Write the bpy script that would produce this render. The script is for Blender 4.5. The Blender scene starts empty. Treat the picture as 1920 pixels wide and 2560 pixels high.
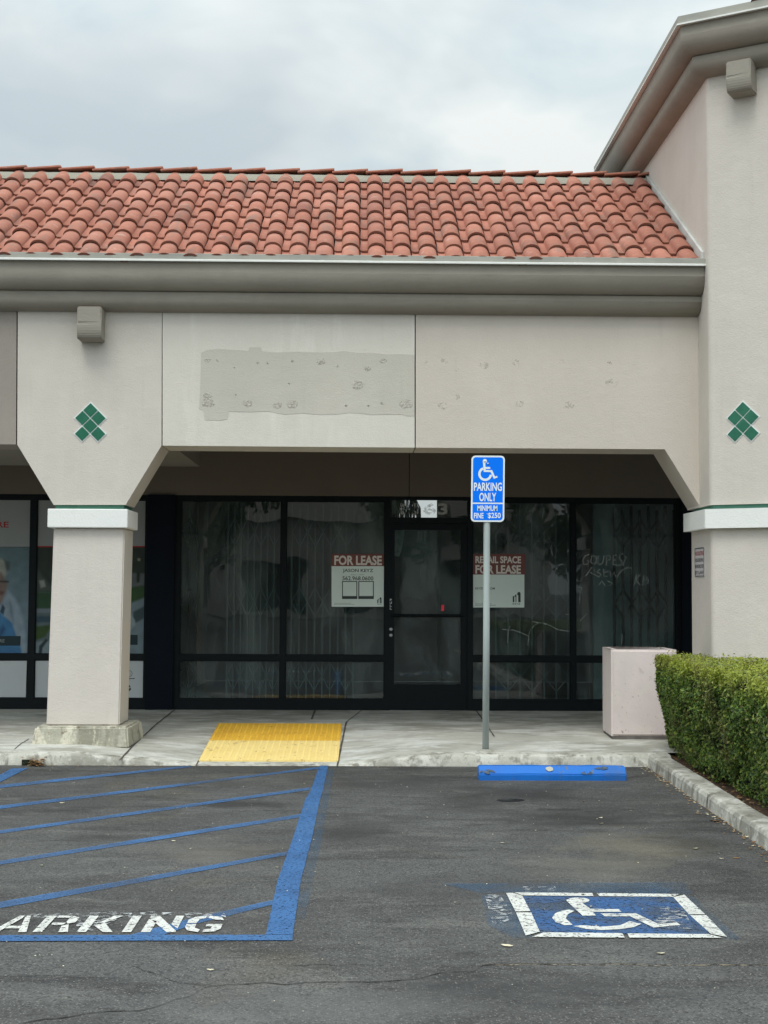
import bpy, bmesh, math, random
from mathutils import Vector, Matrix, noise
random.seed(7)
R = math.radians
scene = bpy.context.scene
col = scene.collection

# ------------------------------------------------------------------ camera
FPX = 3500.0; HOR = 1470.0; EYE = 1.55
cam = bpy.data.cameras.new('camera'); camo = bpy.data.objects.new('camera', cam); col.objects.link(camo)
PITCH = math.atan((HOR-1280)/FPX); YAW = 0.0175; ROLL = 0.005
CM = Matrix.Rotation(-YAW, 4, 'Z') @ Matrix.Rotation(math.pi/2+PITCH, 4, 'X') @ Matrix.Rotation(ROLL, 4, 'Z')
camo.matrix_world = Matrix.Translation((0, 0, EYE)) @ CM
cam.sensor_fit = 'VERTICAL'; cam.sensor_height = 32; cam.lens = FPX/2560*32
cam.clip_start = .1; cam.clip_end = 5000
scene.camera = camo
C3 = CM.to_3x3()
def ray(u, v): return C3 @ Vector(((u-960)/FPX, -(v-1280)/FPX, -1))
def PY(u, v, Y):
    d = ray(u, v); t = Y/d.y; return Vector((d.x*t, Y, EYE+d.z*t))
def PZ(u, v, Z=0.0):
    d = ray(u, v); t = (Z-EYE)/d.z; return Vector((d.x*t, d.y*t, Z))

# ------------------------------------------------------------------ materials
def lin(r, g=None, b=None):
    if g is None: g = b = r
    f = lambda c: (c/255/12.92) if c/255 <= .04045 else ((c/255+.055)/1.055)**2.4
    return (f(r), f(g), f(b), 1)
def c4(r, g, b): return (r, g, b, 1)
def nodes(name):
    m = bpy.data.materials.new(name); m.use_nodes = True
    return m, m.node_tree.nodes, m.node_tree.links, m.node_tree.nodes['Principled BSDF']
def texnoise(N, L, scale, detail=4, rough=.55, stretch=None, dist=0.0, off=(0, 0, 0)):
    tc = N.new('ShaderNodeTexCoord'); mp = N.new('ShaderNodeMapping')
    L.new(tc.outputs['Object'], mp.inputs['Vector'])
    if stretch: mp.inputs['Scale'].default_value = stretch
    mp.inputs['Location'].default_value = off
    n = N.new('ShaderNodeTexNoise'); L.new(mp.outputs['Vector'], n.inputs['Vector'])
    n.inputs['Scale'].default_value = scale; n.inputs['Detail'].default_value = detail
    n.inputs['Roughness'].default_value = rough; n.inputs['Distortion'].default_value = dist
    return n.outputs['Fac']
def ramp(N, L, src, lo, hi):
    r = N.new('ShaderNodeMapRange'); r.clamp = True
    L.new(src, r.inputs['Value']); r.inputs['From Min'].default_value = lo; r.inputs['From Max'].default_value = hi
    return r.outputs['Result']
def mixc(N, L, fac, a, b, mode='MIX', k=1.0):
    m = N.new('ShaderNodeMix'); m.data_type = 'RGBA'; m.blend_type = mode
    if k != 1.0:
        mm = N.new('ShaderNodeMath'); mm.operation = 'MULTIPLY'; L.new(fac, mm.inputs[0]); mm.inputs[1].default_value = k; fac = mm.outputs[0]
    if isinstance(fac, float): m.inputs[0].default_value = fac
    else: L.new(fac, m.inputs[0])
    for s, x in ((6, a), (7, b)):
        if isinstance(x, tuple): m.inputs[s].default_value = x
        else: L.new(x, m.inputs[s])
    return m.outputs[2]
def M(name, colr, rough=.85, var=(), bump=(), spec=.4, metal=0.0, island=None, wear=None, coat=0):
    """var: (scale, colour2, lo, hi, amount, stretch, detail); bump: (scale, strength, distance, stretch)"""
    m, N, L, P = nodes(name)
    c = colr
    for i, v in enumerate(var):
        sc, c2, lo, hi, k = v[:5]; st = v[5] if len(v) > 5 else None; de = v[6] if len(v) > 6 else 4
        f = ramp(N, L, texnoise(N, L, sc, de, .6, st, 0, (i*3.7+1, i*1.3, i*5.1)), lo, hi)
        c = mixc(N, L, f, c, c2, 'MIX', k)
    if island:
        g = N.new('ShaderNodeNewGeometry'); cr = N.new('ShaderNodeValToRGB')
        L.new(g.outputs['Random Per Island'], cr.inputs[0])
        while len(cr.color_ramp.elements) < len(island): cr.color_ramp.elements.new(.5)
        for k, (p, cc) in enumerate(island):
            cr.color_ramp.elements[k].position = p; cr.color_ramp.elements[k].color = cc
        c = mixc(N, L, 1.0, c, cr.outputs[0], 'MULTIPLY')
    if isinstance(c, tuple): P.inputs['Base Color'].default_value = c
    else: L.new(c, P.inputs['Base Color'])
    P.inputs['Roughness'].default_value = rough; P.inputs['Specular IOR Level'].default_value = spec
    P.inputs['Metallic'].default_value = metal
    if coat: P.inputs['Coat Weight'].default_value = coat; P.inputs['Coat Roughness'].default_value = .15
    prev = None
    for b in bump:
        bn = N.new('ShaderNodeBump'); bn.inputs['Strength'].default_value = b[1]; bn.inputs['Distance'].default_value = b[2]
        L.new(texnoise(N, L, b[0], 3, .6, b[3] if len(b) > 3 else None), bn.inputs['Height'])
        if prev: L.new(prev, bn.inputs['Normal'])
        prev = bn.outputs['Normal']
    if prev: L.new(prev, P.inputs['Normal'])
    if wear:      # (scale, lo, hi, stretch): paint worn through to what lies below
        f = None
        for w in wear:
            x = ramp(N, L, texnoise(N, L, w[0], 5, .65, w[3] if len(w) > 3 else None, 0, (w[0], 0, 0)), w[1], w[2])
            if f is None: f = x
            else:
                mm = N.new('ShaderNodeMath'); mm.operation = 'MULTIPLY'; L.new(f, mm.inputs[0]); L.new(x, mm.inputs[1]); f = mm.outputs[0]
        t = N.new('ShaderNodeBsdfTransparent'); ms = N.new('ShaderNodeMixShader')
        L.new(f, ms.inputs[0]); L.new(t.outputs[0], ms.inputs[1]); L.new(P.outputs[0], ms.inputs[2])
        L.new(ms.outputs[0], N['Material Output'].inputs['Surface'])
    return m

STUC = ((7, .25, .012, (1, 1, 1.3)), (60, .36, .007, (1, 1, 1.5)), (170, .3, .003))
def stucco(name, c, c2, c3, extra=()):
    return M(name, c, .92, ((1.1, c2, .4, .68, .55), (5, c3, .45, .75, .35), (2.2, c3, .5, .72, .4, (2.2, 2.2, .3)), (60, c2, .5, .8, .35), (.8, c2, .45, .6, .5), (4, tuple(x*.82 for x in c2[:3])+(1,), .60, .74, .22, (3, 3, .2))) + tuple(extra), STUC, spec=.2)
m_wall = stucco('stucco_grey', c4(.635, .585, .520), c4(.565, .52, .46), c4(.68, .635, .57))
m_walllight = stucco('stucco_light', c4(.670, .63, .555), c4(.62, .58, .51), c4(.72, .685, .61), ((2.2, c4(.78, .75, .675), .54, .72, .5, (2.5, 2.5, .4)),))
m_wallpink = stucco('stucco_pinkish', c4(.620, .555, .485), c4(.57, .51, .445), c4(.65, .585, .515))
m_wallbrown = stucco('stucco_brown', c4(.34, .30, .26), c4(.30, .265, .235), c4(.37, .33, .29))
m_patch = stucco('paint_patch', c4(.57, .53, .46), c4(.50, .475, .41), c4(.59, .56, .49))
m_column = stucco('stucco_column', c4(.655, .60, .54), c4(.59, .54, .485), c4(.695, .645, .58))
m_cornice = M('cornice_paint', c4(.325, .298, .25), .85, ((2, c4(.275, .25, .21), .4, .7, .7), (3, c4(.38, .35, .295), .5, .75, .6, (.3, 1, 3)), (9, c4(.285, .262, .22), .5, .75, .4)), ((9, .25, .012, (.5, 1, 1.3)), (40, .3, .006, (.8, 1, 1.4)), (130, .35, .003)), spec=.2)
m_flash = M('flashing_metal', c4(.385, .375, .32), .75, ((2.5, c4(.28, .28, .25), .4, .65, .7, (1, 1, 1)), (8, c4(.44, .44, .4), .5, .7, .4, (1, 1, 3))), ((30, .1, .004),), spec=.4)
m_flashlip = M('flashing_lip', c4(.78, .78, .74), .5, ((6, c4(.6, .6, .56), .5, .7, .5),))
m_white = M('white_stucco', c4(.84, .84, .80), .9, ((3, c4(.76, .77, .76), .45, .7, .5),), ((50, .4, .006), (200, .3, .002)), spec=.2)
m_green = M('green_trim', c4(.05, .17, .115), .5, ((6, c4(.03, .11, .08), .4, .7, .6),), ((60, .2, .003),))
m_gtile = M('green_glazed_tile', c4(.018, .145, .085), .3, ((9, c4(.03, .19, .12), .45, .7, .7), (25, c4(.02, .13, .09), .5, .75, .6)), ((20, .15, .003),), spec=.35,
            island=((0, c4(.75, .85, .8)), (1, c4(1, 1, 1))))
m_grout = M('white_grout', c4(.74, .76, .74), .9, (), ((60, .3, .003),))
m_tile = M('clay_tile', c4(.405, .160, .110), .8,
           ((3, c4(.42, .18, .13), .42, .62, .5), (14, c4(.53, .24, .165), .5, .75, .6), (40, c4(.20, .11, .085), .60, .72, .6), (4, c4(.22, .155, .125), .54, .68, .6, (1.4, .5, .5)), (9, c4(.52, .33, .27), .60, .70, .6), (1.2, c4(.50, .25, .19), .5, .7, .4)),
           ((40, .25, .004), (160, .2, .002)), spec=.3, island=((0, c4(.72, .74, .78)), (.06, c4(.88, .89, .90)), (.55, c4(.97, .98, .98)), (.85, c4(1.02, 1.06, 1.06)), (1, c4(1.10, 1.12, 1.12))))
m_tileedge = M('clay_tile_edge', c4(.17, .065, .042), .95, ((8, c4(.22, .10, .07), .45, .65, .6),))  # tile lips coloured darker so they read as shaded edge lines
m_mortar = M('mortar', c4(.31, .295, .24), .95, ((8, c4(.28, .26, .22), .45, .7, .7),), ((30, .7, .015), (90, .5, .006)))
m_under = M('roof_felt', c4(.10, .07, .06), .95)
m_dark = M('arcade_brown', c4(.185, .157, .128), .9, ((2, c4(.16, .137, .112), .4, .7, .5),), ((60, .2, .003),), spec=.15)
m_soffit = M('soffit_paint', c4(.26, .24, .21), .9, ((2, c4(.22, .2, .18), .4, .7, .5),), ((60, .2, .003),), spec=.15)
m_black = M('black_aluminium', c4(.006, .010, .012), .5, ((7, c4(.012, .016, .018), .5, .75, .5),), (), spec=.16)
m_navy = M('black_pilaster', c4(.003, .006, .012), .6, ((4, c4(.006, .009, .016), .4, .7, .5),), ((60, .15, .002),), spec=.12)
m_conc = M('sidewalk_concrete', c4(.46, .45, .395), .9,
           ((.8, c4(.30, .29, .245), .46, .56, .8), (2.2, c4(.60, .60, .55), .50, .60, .85, (.6, 1.3, 1)), (5, c4(.30, .29, .25), .54, .64, .6, (.5, 1.3, 1)), (6, c4(.66, .67, .63), .55, .66, .75, (.5, 1.2, 1)),
            (12, c4(.20, .19, .16), .60, .70, .7, (.25, 1.5, 1)), (40, c4(.36, .35, .31), .5, .7, .5, (.6, 1.2, 1)), (150, c4(.25, .24, .21), .58, .75, .6)),
           ((35, .3, .006), (150, .4, .003)), spec=.2)
m_kerb = M('kerb_concrete', c4(.47, .46, .40), .92,
           ((1.6, c4(.27, .26, .22), .49, .56, .8), (6, c4(.62, .61, .55), .50, .60, .75), (4, c4(.17, .16, .13), .56, .64, .8, (2, 2, .7)), (14, c4(.25, .24, .2), .55, .65, .7), (90, c4(.24, .23, .2), .55, .7, .6)),
           ((25, .6, .012), (120, .5, .004)), spec=.2)
m_base = M('column_base_concrete', c4(.44, .42, .34), .92,
           ((2.6, c4(.26, .245, .19), .47, .55, .85, (1.5, 1.5, .35)), (6, c4(.66, .62, .50), .53, .60, .85, (1.5, 1, .7)), (11, c4(.17, .12, .075), .60, .67, .7), (40, c4(.30, .28, .22), .5, .7, .6)), ((18, .7, .016), (90, .6, .005)), spec=.2)
m_joint = M('joint_dirt', c4(.07, .062, .052), .95, ((6, c4(.13, .12, .1), .45, .7, .8),), ())
m_asph, N, L, P = nodes('asphalt')
def _asph():
    c = c4(.092, .093, .090)
    def layer(sc, c2, lo, hi, k, st=None, off=(0, 0, 0), de=5, ro=.62, dist=0.0):
        nonlocal c
        c = mixc(N, L, ramp(N, L, texnoise(N, L, sc, de, ro, st, dist, off), lo, hi), c, c2, k=k)
    layer(.55, c4(.066, .065, .062), .44, .56, .9)
    layer(1.5, c4(.038, .037, .036), .53, .64, .85, (.5, 1.5, 1), (4, 0, 0), 6, .66, .4)
    layer(2.1, c4(.145, .143, .132), .53, .66, .65, (.6, 1.3, 1), (9, 3, 0), 6, .68, .3)
    layer(.45, c4(.115, .10, .075), .58, .68, .5, None, (2, 7, 0), 5, .6, 1.0)
    layer(6, c4(.145, .143, .132), .53, .70, .5, (.5, 1, 1), (1, 2, 0), 6, .72)
    layer(9, c4(.05, .05, .049), .54, .68, .55, (.6, 1, 1), (5, 2, 0), 6, .72)
    layer(2.2, c4(.028, .028, .028), .59, .68, .75, (.4, 1.2, 1), (15, 2, 0), 6, .7)
    tc = N.new('ShaderNodeTexCoord'); sp = N.new('ShaderNodeSeparateXYZ'); L.new(tc.outputs['Object'], sp.inputs[0])
    lane = ramp(N, L, sp.outputs['Y'], 10.5, 6.0)
    v = N.new('ShaderNodeTexVoronoi'); v.inputs['Scale'].default_value = 105; L.new(tc.outputs['Object'], v.inputs['Vector'])
    sx = N.new('ShaderNodeSeparateColor'); L.new(v.outputs['Color'], sx.inputs[0])
    st = ramp(N, L, sx.outputs[0], .62, 1.0)
    near = ramp(N, L, v.outputs['Distance'], .50, .25)
    mm = N.new('ShaderNodeMath'); mm.operation = 'MULTIPLY'; L.new(st, mm.inputs[0]); L.new(near, mm.inputs[1])
    m2 = N.new('ShaderNodeMath'); m2.operation = 'MULTIPLY'; L.new(mm.outputs[0], m2.inputs[0])
    ad = N.new('ShaderNodeMath'); ad.operation = 'MULTIPLY_ADD'; L.new(lane, ad.inputs[0]); ad.inputs[1].default_value = .55; ad.inputs[2].default_value = .30
    L.new(ad.outputs[0], m2.inputs[1])
    c = mixc(N, L, m2.outputs[0], c, c4(.26, .25, .22))
    st2 = ramp(N, L, sx.outputs[1], .5, 1.0)
    m3 = N.new('ShaderNodeMath'); m3.operation = 'MULTIPLY'; L.new(st2, m3.inputs[0]); m3.inputs[1].default_value = .75
    c = mixc(N, L, m3.outputs[0], c, c4(.028, .027, .026))
    layer(45, c4(.26, .25, .215), .61, .68, .55, None, (0, 0, 0), 4, .7)
    layer(22, c4(.035, .034, .033), .60, .70, .6, None, (3, 8, 0), 4, .7)
    # spilt oil and dirt with places of their own on the ground
    wob = texnoise(N, L, 2.4, 5, .65)
    for u, v_, rx, ry, c2, k in ((1300, 1985, .60, .42, c4(.030, .029, .028), .75), (1440, 2046, .55, .40, c4(.028, .027, .026), .8), (1170, 2010, .45, .5, c4(.040, .038, .035), .6), (620, 2012, .42, .22, c4(.030, .029, .028), .8), (270, 2092, .30, .2, c4(.032, .031, .03), .7),
                              (880, 2075, .35, .5, c4(.036, .035, .034), .6), (1600, 2120, .45, .7, c4(.17, .145, .10), .45), (1500, 2170, .5, .5, c4(.16, .15, .125), .4), (520, 2130, .5, .5, c4(.155, .14, .12), .45), (1180, 2220, .7, .35, c4(.045, .044, .044), .6), (1750, 2110, .3, .5, c4(.04, .036, .028), .6),
                              (1000, 1960, .8, .5, c4(.045, .044, .043), .6), (100, 1935, .5, .25, c4(.035, .034, .033), .6), (820, 2520, .9, .3, c4(.15, .15, .145), .35), (1350, 2480, .8, .3, c4(.05, .05, .05), .4)):
        o_ = PZ(u, v_); mp = N.new('ShaderNodeMapping'); L.new(tc.outputs['Object'], mp.inputs[0]); mp.inputs['Scale'].default_value = (1/rx, 1/ry, 0); mp.inputs['Location'].default_value = (-o_.x/rx, -o_.y/ry, 0)
        ln = N.new('ShaderNodeVectorMath'); ln.operation = 'LENGTH'; L.new(mp.outputs[0], ln.inputs[0])
        a_ = N.new('ShaderNodeMath'); a_.operation = 'MULTIPLY_ADD'; L.new(wob, a_.inputs[0]); a_.inputs[1].default_value = -2.4; L.new(ln.outputs['Value'], a_.inputs[2])
        c = mixc(N, L, ramp(N, L, a_.outputs[0], -.2, -1.0), c, c2, k=k)
    L.new(c, P.inputs['Base Color'])
    P.inputs['Roughness'].default_value = .82; P.inputs['Specular IOR Level'].default_value = .3
    b1 = N.new('ShaderNodeBump'); b1.inputs['Strength'].default_value = .6; b1.inputs['Distance'].default_value = .006
    L.new(v.outputs['Distance'], b1.inputs['Height']); b1.invert = True
    b2 = N.new('ShaderNodeBump'); b2.inputs['Strength'].default_value = .5; b2.inputs['Distance'].default_value = .005
    L.new(texnoise(N, L, 160, 2, .5), b2.inputs['Height']); L.new(b1.outputs[0], b2.inputs['Normal']); L.new(b2.outputs[0], P.inputs['Normal'])
_asph()
m_blueline = M('blue_road_paint', c4(.038, .125, .30), .85, ((3, c4(.028, .09, .22), .4, .65, .8), (1.2, c4(.06, .155, .32), .5, .7, .6), (50, c4(.04, .075, .14), .52, .75, .6)), ((80, .5, .004),), wear=((60, .34, .46), (6, .26, .38)))
m_hatch = M('worn_blue_paint', c4(.052, .152, .345), .88, ((2, c4(.055, .12, .25), .4, .65, .7), (60, c4(.05, .08, .13), .50, .75, .5)), ((80, .5, .004),), wear=((1.3, .20, .62), (70, .0, .55)))
m_bluefaint = M('faded_blue_paint', c4(.055, .125, .22), .85, (), (), wear=((2.5, .30, .85), (50, .10, .85)))
m_bluesq = M('blue_symbol_paint', c4(.030, .095, .24), .85, ((2.6, c4(.05, .068, .095), .44, .58, .9), (50, c4(.03, .05, .10), .5, .75, .6)), ((80, .4, .004),), wear=((45, .34, .48), (4, .28, .42)))
m_roadwhite = M('white_road_paint', c4(.62, .62, .58), .85, ((5, c4(.44, .44, .41), .4, .7, .7), (60, c4(.25, .25, .24), .55, .75, .6)), ((80, .4, .004),), wear=((55, .36, .46), (9, .28, .42)))
m_roadghost = M('ghost_white_paint', c4(.45, .46, .46), .8, (), (), wear=((26, .50, .58), (7, .36, .6)))
m_yel1 = M('yellow_tactile', c4(.80, .47, .045), .75, ((3, c4(.66, .34, .03), .45, .7, .6), (22, c4(.22, .13, .04), .62, .70, .8, (.5, 1, 1)), (60, c4(.5, .28, .04), .5, .7, .6)), ((60, .15, .003),))
m_yel2 = M('pale_yellow_tactile', c4(.86, .66, .25), .8, ((3, c4(.80, .59, .19), .45, .7, .6), (14, c4(.40, .28, .12), .60, .68, .7, (1.2, .5, 1)), (60, c4(.66, .48, .17), .5, .7, .5)), ((60, .15, .003),))
m_pole = M('galvanised_green_grey', c4(.47, .53, .51), .5, ((3, c4(.28, .32, .31), .4, .7, .5, (3, 3, .3)),), ((40, .1, .002),), spec=.5, metal=.1)
m_signblue = M('sign_blue', c4(.0, .19, .95), .5, (), (), spec=.12)
m_signwhite = M('sign_white', c4(.80, .86, .86), .4, (), (), spec=.5)
m_stopblue = M('wheel_stop_blue', c4(.004, .150, .56), .55, ((6, c4(.012, .12, .48), .4, .7, .6), (9, c4(.12, .14, .15), .60, .66, .85), (3, c4(.05, .11, .25), .55, .7, .6)), ((30, .3, .006),), spec=.4)
m_chip = M('chipped_concrete', c4(.46, .45, .38), .9, ((20, c4(.45, .45, .4), .4, .6, .5),), ())
m_plant = M('pink_planter_concrete', c4(.72, .625, .60), .88, ((2.5, c4(.65, .555, .53), .42, .68, .7), (5, c4(.72, .67, .59), .5, .7, .6), (34, c4(.28, .23, .20), .655, .70, .8), (11, c4(.46, .40, .36), .65, .72, .5), (1.7, c4(.52, .49, .43), .52, .7, .5, (1, 1, .3))), ((40, .4, .005), (120, .25, .002)), spec=.3)
m_binshade = M('bin_shade', c4(.13, .115, .105), .9, ((9, c4(.22, .2, .19), .4, .7, .7),), ((50, .4, .004),))  # dark colour painted as the shade of the bin mouth and plinth recess
m_soil = M('bark_mulch', c4(.085, .05, .032), .95, ((14, c4(.16, .09, .055), .45, .7, .7), (40, c4(.03, .02, .014), .5, .7, .7)), ((30, 1, .03), (90, .8, .01)))
m_leafm, N, L, P = nodes('hedge_leaf')
def _leaf():
    g = N.new('ShaderNodeNewGeometry'); cr = N.new('ShaderNodeValToRGB'); L.new(g.outputs['Random Per Island'], cr.inputs[0])
    el = [(0, c4(.016, .042, .008)), (.2, c4(.050, .110, .014)), (.55, c4(.105, .190, .024)), (.88, c4(.19, .265, .035)), (1, c4(.30, .26, .10))]
    while len(cr.color_ramp.elements) < 5: cr.color_ramp.elements.new(.5)
    for k, (p, c) in enumerate(el): cr.color_ramp.elements[k].position = p; cr.color_ramp.elements[k].color = c
    at = N.new('ShaderNodeAttribute'); at.attribute_name = 'young'; 
    c = mixc(N, L, at.outputs['Fac'], cr.outputs[0], c4(.34, .37, .035), k=.85)
    c = mixc(N, L, ramp(N, L, texnoise(N, L, 2.6, 3, .6), .53, .64), c, c4(.19, .155, .055), k=.5)
    L.new(c, P.inputs['Base Color']); P.inputs['Roughness'].default_value = .45; P.inputs['Specular IOR Level'].default_value = .45
    tr = N.new('ShaderNodeBsdfTranslucent'); L.new(c, tr.inputs['Color']); ms = N.new('ShaderNodeMixShader'); ms.inputs[0].default_value = .22
    L.new(P.outputs[0], ms.inputs[1]); L.new(tr.outputs[0], ms.inputs[2]); L.new(ms.outputs[0], N['Material Output'].inputs['Surface'])
_leaf()
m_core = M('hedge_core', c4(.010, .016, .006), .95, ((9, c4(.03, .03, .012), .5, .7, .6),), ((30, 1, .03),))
m_twig = M('twig_bark', c4(.10, .075, .05), .9)
m_dead = M('dry_leaf', c4(.36, .22, .09), .8, ((20, c4(.22, .11, .05), .4, .7, .7),), (), island=((0, c4(.5, .4, .35)), (1, c4(1.2, 1.2, 1.1))))
m_pale = M('pale_leaf', c4(.62, .56, .40), .8, ((20, c4(.5, .42, .28), .4, .7, .5),), ())
def glass(name, tint, refl=1.0, dirt_haze=.03, hazecol=c4(.26, .33, .32)):
    m, N, L, P = nodes(name); N.remove(P)
    t = N.new('ShaderNodeBsdfTransparent'); t.inputs[0].default_value = tint
    g = N.new('ShaderNodeBsdfGlossy'); g.inputs['Roughness'].default_value = .012; g.inputs['Color'].default_value = (refl, refl, refl, 1)
    bn = N.new('ShaderNodeBump'); bn.inputs['Strength'].default_value = .12; bn.inputs['Distance'].default_value = .02
    L.new(texnoise(N, L, 1.3, 2, .5), bn.inputs['Height']); L.new(bn.outputs[0], g.inputs['Normal'])
    fr = N.new('ShaderNodeFresnel'); fr.inputs[0].default_value = 1.62
    a = N.new('ShaderNodeMixShader'); L.new(fr.outputs[0], a.inputs[0]); L.new(t.outputs[0], a.inputs[1]); L.new(g.outputs[0], a.inputs[2])
    d = N.new('ShaderNodeBsdfDiffuse'); d.inputs[0].default_value = hazecol
    f1 = ramp(N, L, texnoise(N, L, 1.4, 5, .65, (1.6, 1, .6), .6), .46, .62); f2 = ramp(N, L, texnoise(N, L, 16, 4, .7, (1, 1, .12)), .35, .8)  # blotches and streaks: dirt film mixed with painted haze
    mm = N.new('ShaderNodeMath'); mm.operation = 'MULTIPLY_ADD'; L.new(f1, mm.inputs[0]); mm.inputs[1].default_value = dirt_haze*2.2; mm.inputs[2].default_value = dirt_haze*.4
    m2 = N.new('ShaderNodeMath'); m2.operation = 'MULTIPLY_ADD'; L.new(f2, m2.inputs[0]); m2.inputs[1].default_value = dirt_haze; L.new(mm.outputs[0], m2.inputs[2])
    b = N.new('ShaderNodeMixShader'); L.new(m2.outputs[0], b.inputs[0]); L.new(a.outputs[0], b.inputs[1]); L.new(d.outputs[0], b.inputs[2])
    L.new(b.outputs[0], N['Material Output'].inputs['Surface']); return m
m_glass = glass('shop_glass', c4(.50, .62, .61), dirt_haze=.10)
m_glassclear = glass('clear_glass', c4(.97, .98, .97), dirt_haze=.01)
m_gate = M('gate_steel', c4(.28, .33, .33), .5, (), (), spec=.5)
m_gatedark = M('gate_dark_steel', c4(.02, .022, .024), .5)
m_inwall = M('interior_wall', c4(.26, .33, .33), .9, ((1.2, c4(.2, .22, .21), .4, .7, .6),), ())
m_infloor = M('interior_floor', c4(.16, .16, .15), .8)
m_paper = M('poster_white', c4(.82, .93, .88), .7, ((2, c4(.74, .85, .80), .4, .7, .5),), ())
m_postred = M('poster_red', c4(.20, .078, .068), .7, ((5, c4(.26, .08, .07), .4, .7, .7),), ())
m_postlet = M('poster_letter', c4(.80, .74, .68), .7)
m_ink = M('dark_ink', c4(.05, .07, .065), .7)
m_greyink = M('grey_ink', c4(.3, .34, .32), .7)
m_red = M('red_ink', c4(.38, .03, .03), .7)
m_film = M('window_film_grey', c4(.30, .315, .31), .6, ((1.5, c4(.25, .26, .255), .4, .7, .5),), ())
m_filmlow = M('window_film_pale', c4(.56, .59, .60), .6, ((1.5, c4(.5, .53, .54), .4, .7, .5),), ())
def flat(name, r, g, b, rough=.7): return M(name, c4(r, g, b), rough, ((6, c4(r*.8, g*.8, b*.82), .4, .7, .6),), ())
m_etch = M('etched_glass', c4(.42, .47, .45), .8, (), (), wear=((22, .15, .62),))
m_steel = M('lock_steel', c4(.55, .55, .55), .3, (), (), metal=.9)
m_scar = M('anchor_scar', c4(.53, .495, .43), .95, ((45, c4(.38, .35, .30), .56, .66, .8), (25, c4(.64, .61, .54), .55, .7, .8)), ((60, 1, .012),), spec=.1, wear=((26, .36, .50),))
m_scar2 = M('anchor_scar_faint', c4(.585, .535, .465), .95, ((40, c4(.535, .48, .42), .56, .68, .7),), ((60, .8, .008),), spec=.1, wear=((26, .48, .70),))
m_redglow, N, L, P = nodes('red_glow'); P.inputs['Base Color'].default_value = c4(.5, .01, .02); P.inputs['Emission Color'].default_value = c4(1, .03, .07); P.inputs['Emission Strength'].default_value = .6
m_leafbark = M('trunk_bark', c4(.14, .11, .08), .95, ((10, c4(.08, .06, .045), .4, .7, .7),), ((20, .6, .03),))
m_crown = M('far_foliage', c4(.05, .09, .03), .8, (), (), island=((0, c4(.5, .5, .5)), (1, c4(1.4, 1.3, 1.1))))

# ------------------------------------------------------------------ mesh helpers
OFF = {}
def empty(name, loc, label, cat, group=None):
    o = bpy.data.objects.new(name, None); col.objects.link(o); o.location = loc; o.empty_display_size = .2
    o['label'] = label; o['category'] = cat
    if group: o['group'] = group
    OFF[o.name] = Vector(loc); return o
def build(name, bm, mat, parent=None, label=None, cat=None, kind=None, group=None, smooth=False, origin=None):
    """bm is in world coordinates; parts are shifted into their root's frame."""
    me = bpy.data.meshes.new(name)
    base = OFF[parent.name] if parent else (Vector(origin) if origin else Vector((0, 0, 0)))
    bmesh.ops.translate(bm, verts=bm.verts, vec=-base)
    bm.to_mesh(me); bm.free()
    for mm in (mat if isinstance(mat, (list, tuple)) else [mat]): me.materials.append(mm)
    if smooth:
        for p in me.polygons: p.use_smooth = True
    o = bpy.data.objects.new(name, me); col.objects.link(o)
    if parent: o.parent = parent; OFF[o.name] = base.copy()
    else: o.location = base; OFF[o.name] = base.copy()
    if label: o['label'] = label
    if cat: o['category'] = cat
    if kind: o['kind'] = kind
    if group: o['group'] = group
    return o
def B(): return bmesh.new()
def box(bm, x0, x1, y0, y1, z0, z1, bev=0, mi=0):
    vs = [bm.verts.new((x, y, z)) for x in (x0, x1) for y in (y0, y1) for z in (z0, z1)]
    fs = [bm.faces.new([vs[i] for i in q]) for q in ((0, 1, 3, 2), (4, 6, 7, 5), (0, 4, 5, 1), (2, 3, 7, 6), (0, 2, 6, 4), (1, 5, 7, 3))]
    for f in fs: f.material_index = mi
    if bev:
        es = {e for f in fs for e in f.edges}
        bmesh.ops.bevel(bm, geom=list(es), offset=bev, segments=2, affect='EDGES', profile=.5)
def prism(bm, pts, z0, z1, bev=0, axis='Z', mi=0):
    """polygon pts (2D) extruded; axis 'Z': pts=(x,y); axis 'Y': pts=(x,z) between y0,y1; axis 'X': pts=(y,z)."""
    f3 = {'Z': lambda a, b, c: (a, b, c), 'Y': lambda a, b, c: (a, c, b), 'X': lambda a, b, c: (c, a, b)}[axis]
    lo = [bm.verts.new(f3(a, b, z0)) for a, b in pts]; hi = [bm.verts.new(f3(a, b, z1)) for a, b in pts]
    n = len(pts); fs = [bm.faces.new(lo), bm.faces.new(hi)]
    for i in range(n): fs.append(bm.faces.new((lo[i], lo[(i+1) % n], hi[(i+1) % n], hi[i])))
    for f in fs: f.material_index = mi
    bmesh.ops.recalc_face_normals(bm, faces=fs)
    if bev: bmesh.ops.bevel(bm, geom=list({e for f in fs for e in f.edges}), offset=bev, segments=2, affect='EDGES', profile=.5)
    return fs
class Fr:          # a flat frame in space: local (a, b, c) -> o + a*r + b*u + c*n (n points at the viewer)
    def __init__(s, o, r=(1, 0, 0), u=(0, 0, 1)):
        s.o = Vector(o); s.r = Vector(r).normalized(); s.u = Vector(u).normalized(); s.n = s.r.cross(s.u)
    def __call__(s, a, b, c=0): return s.o+s.r*a+s.u*b+s.n*c
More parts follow.
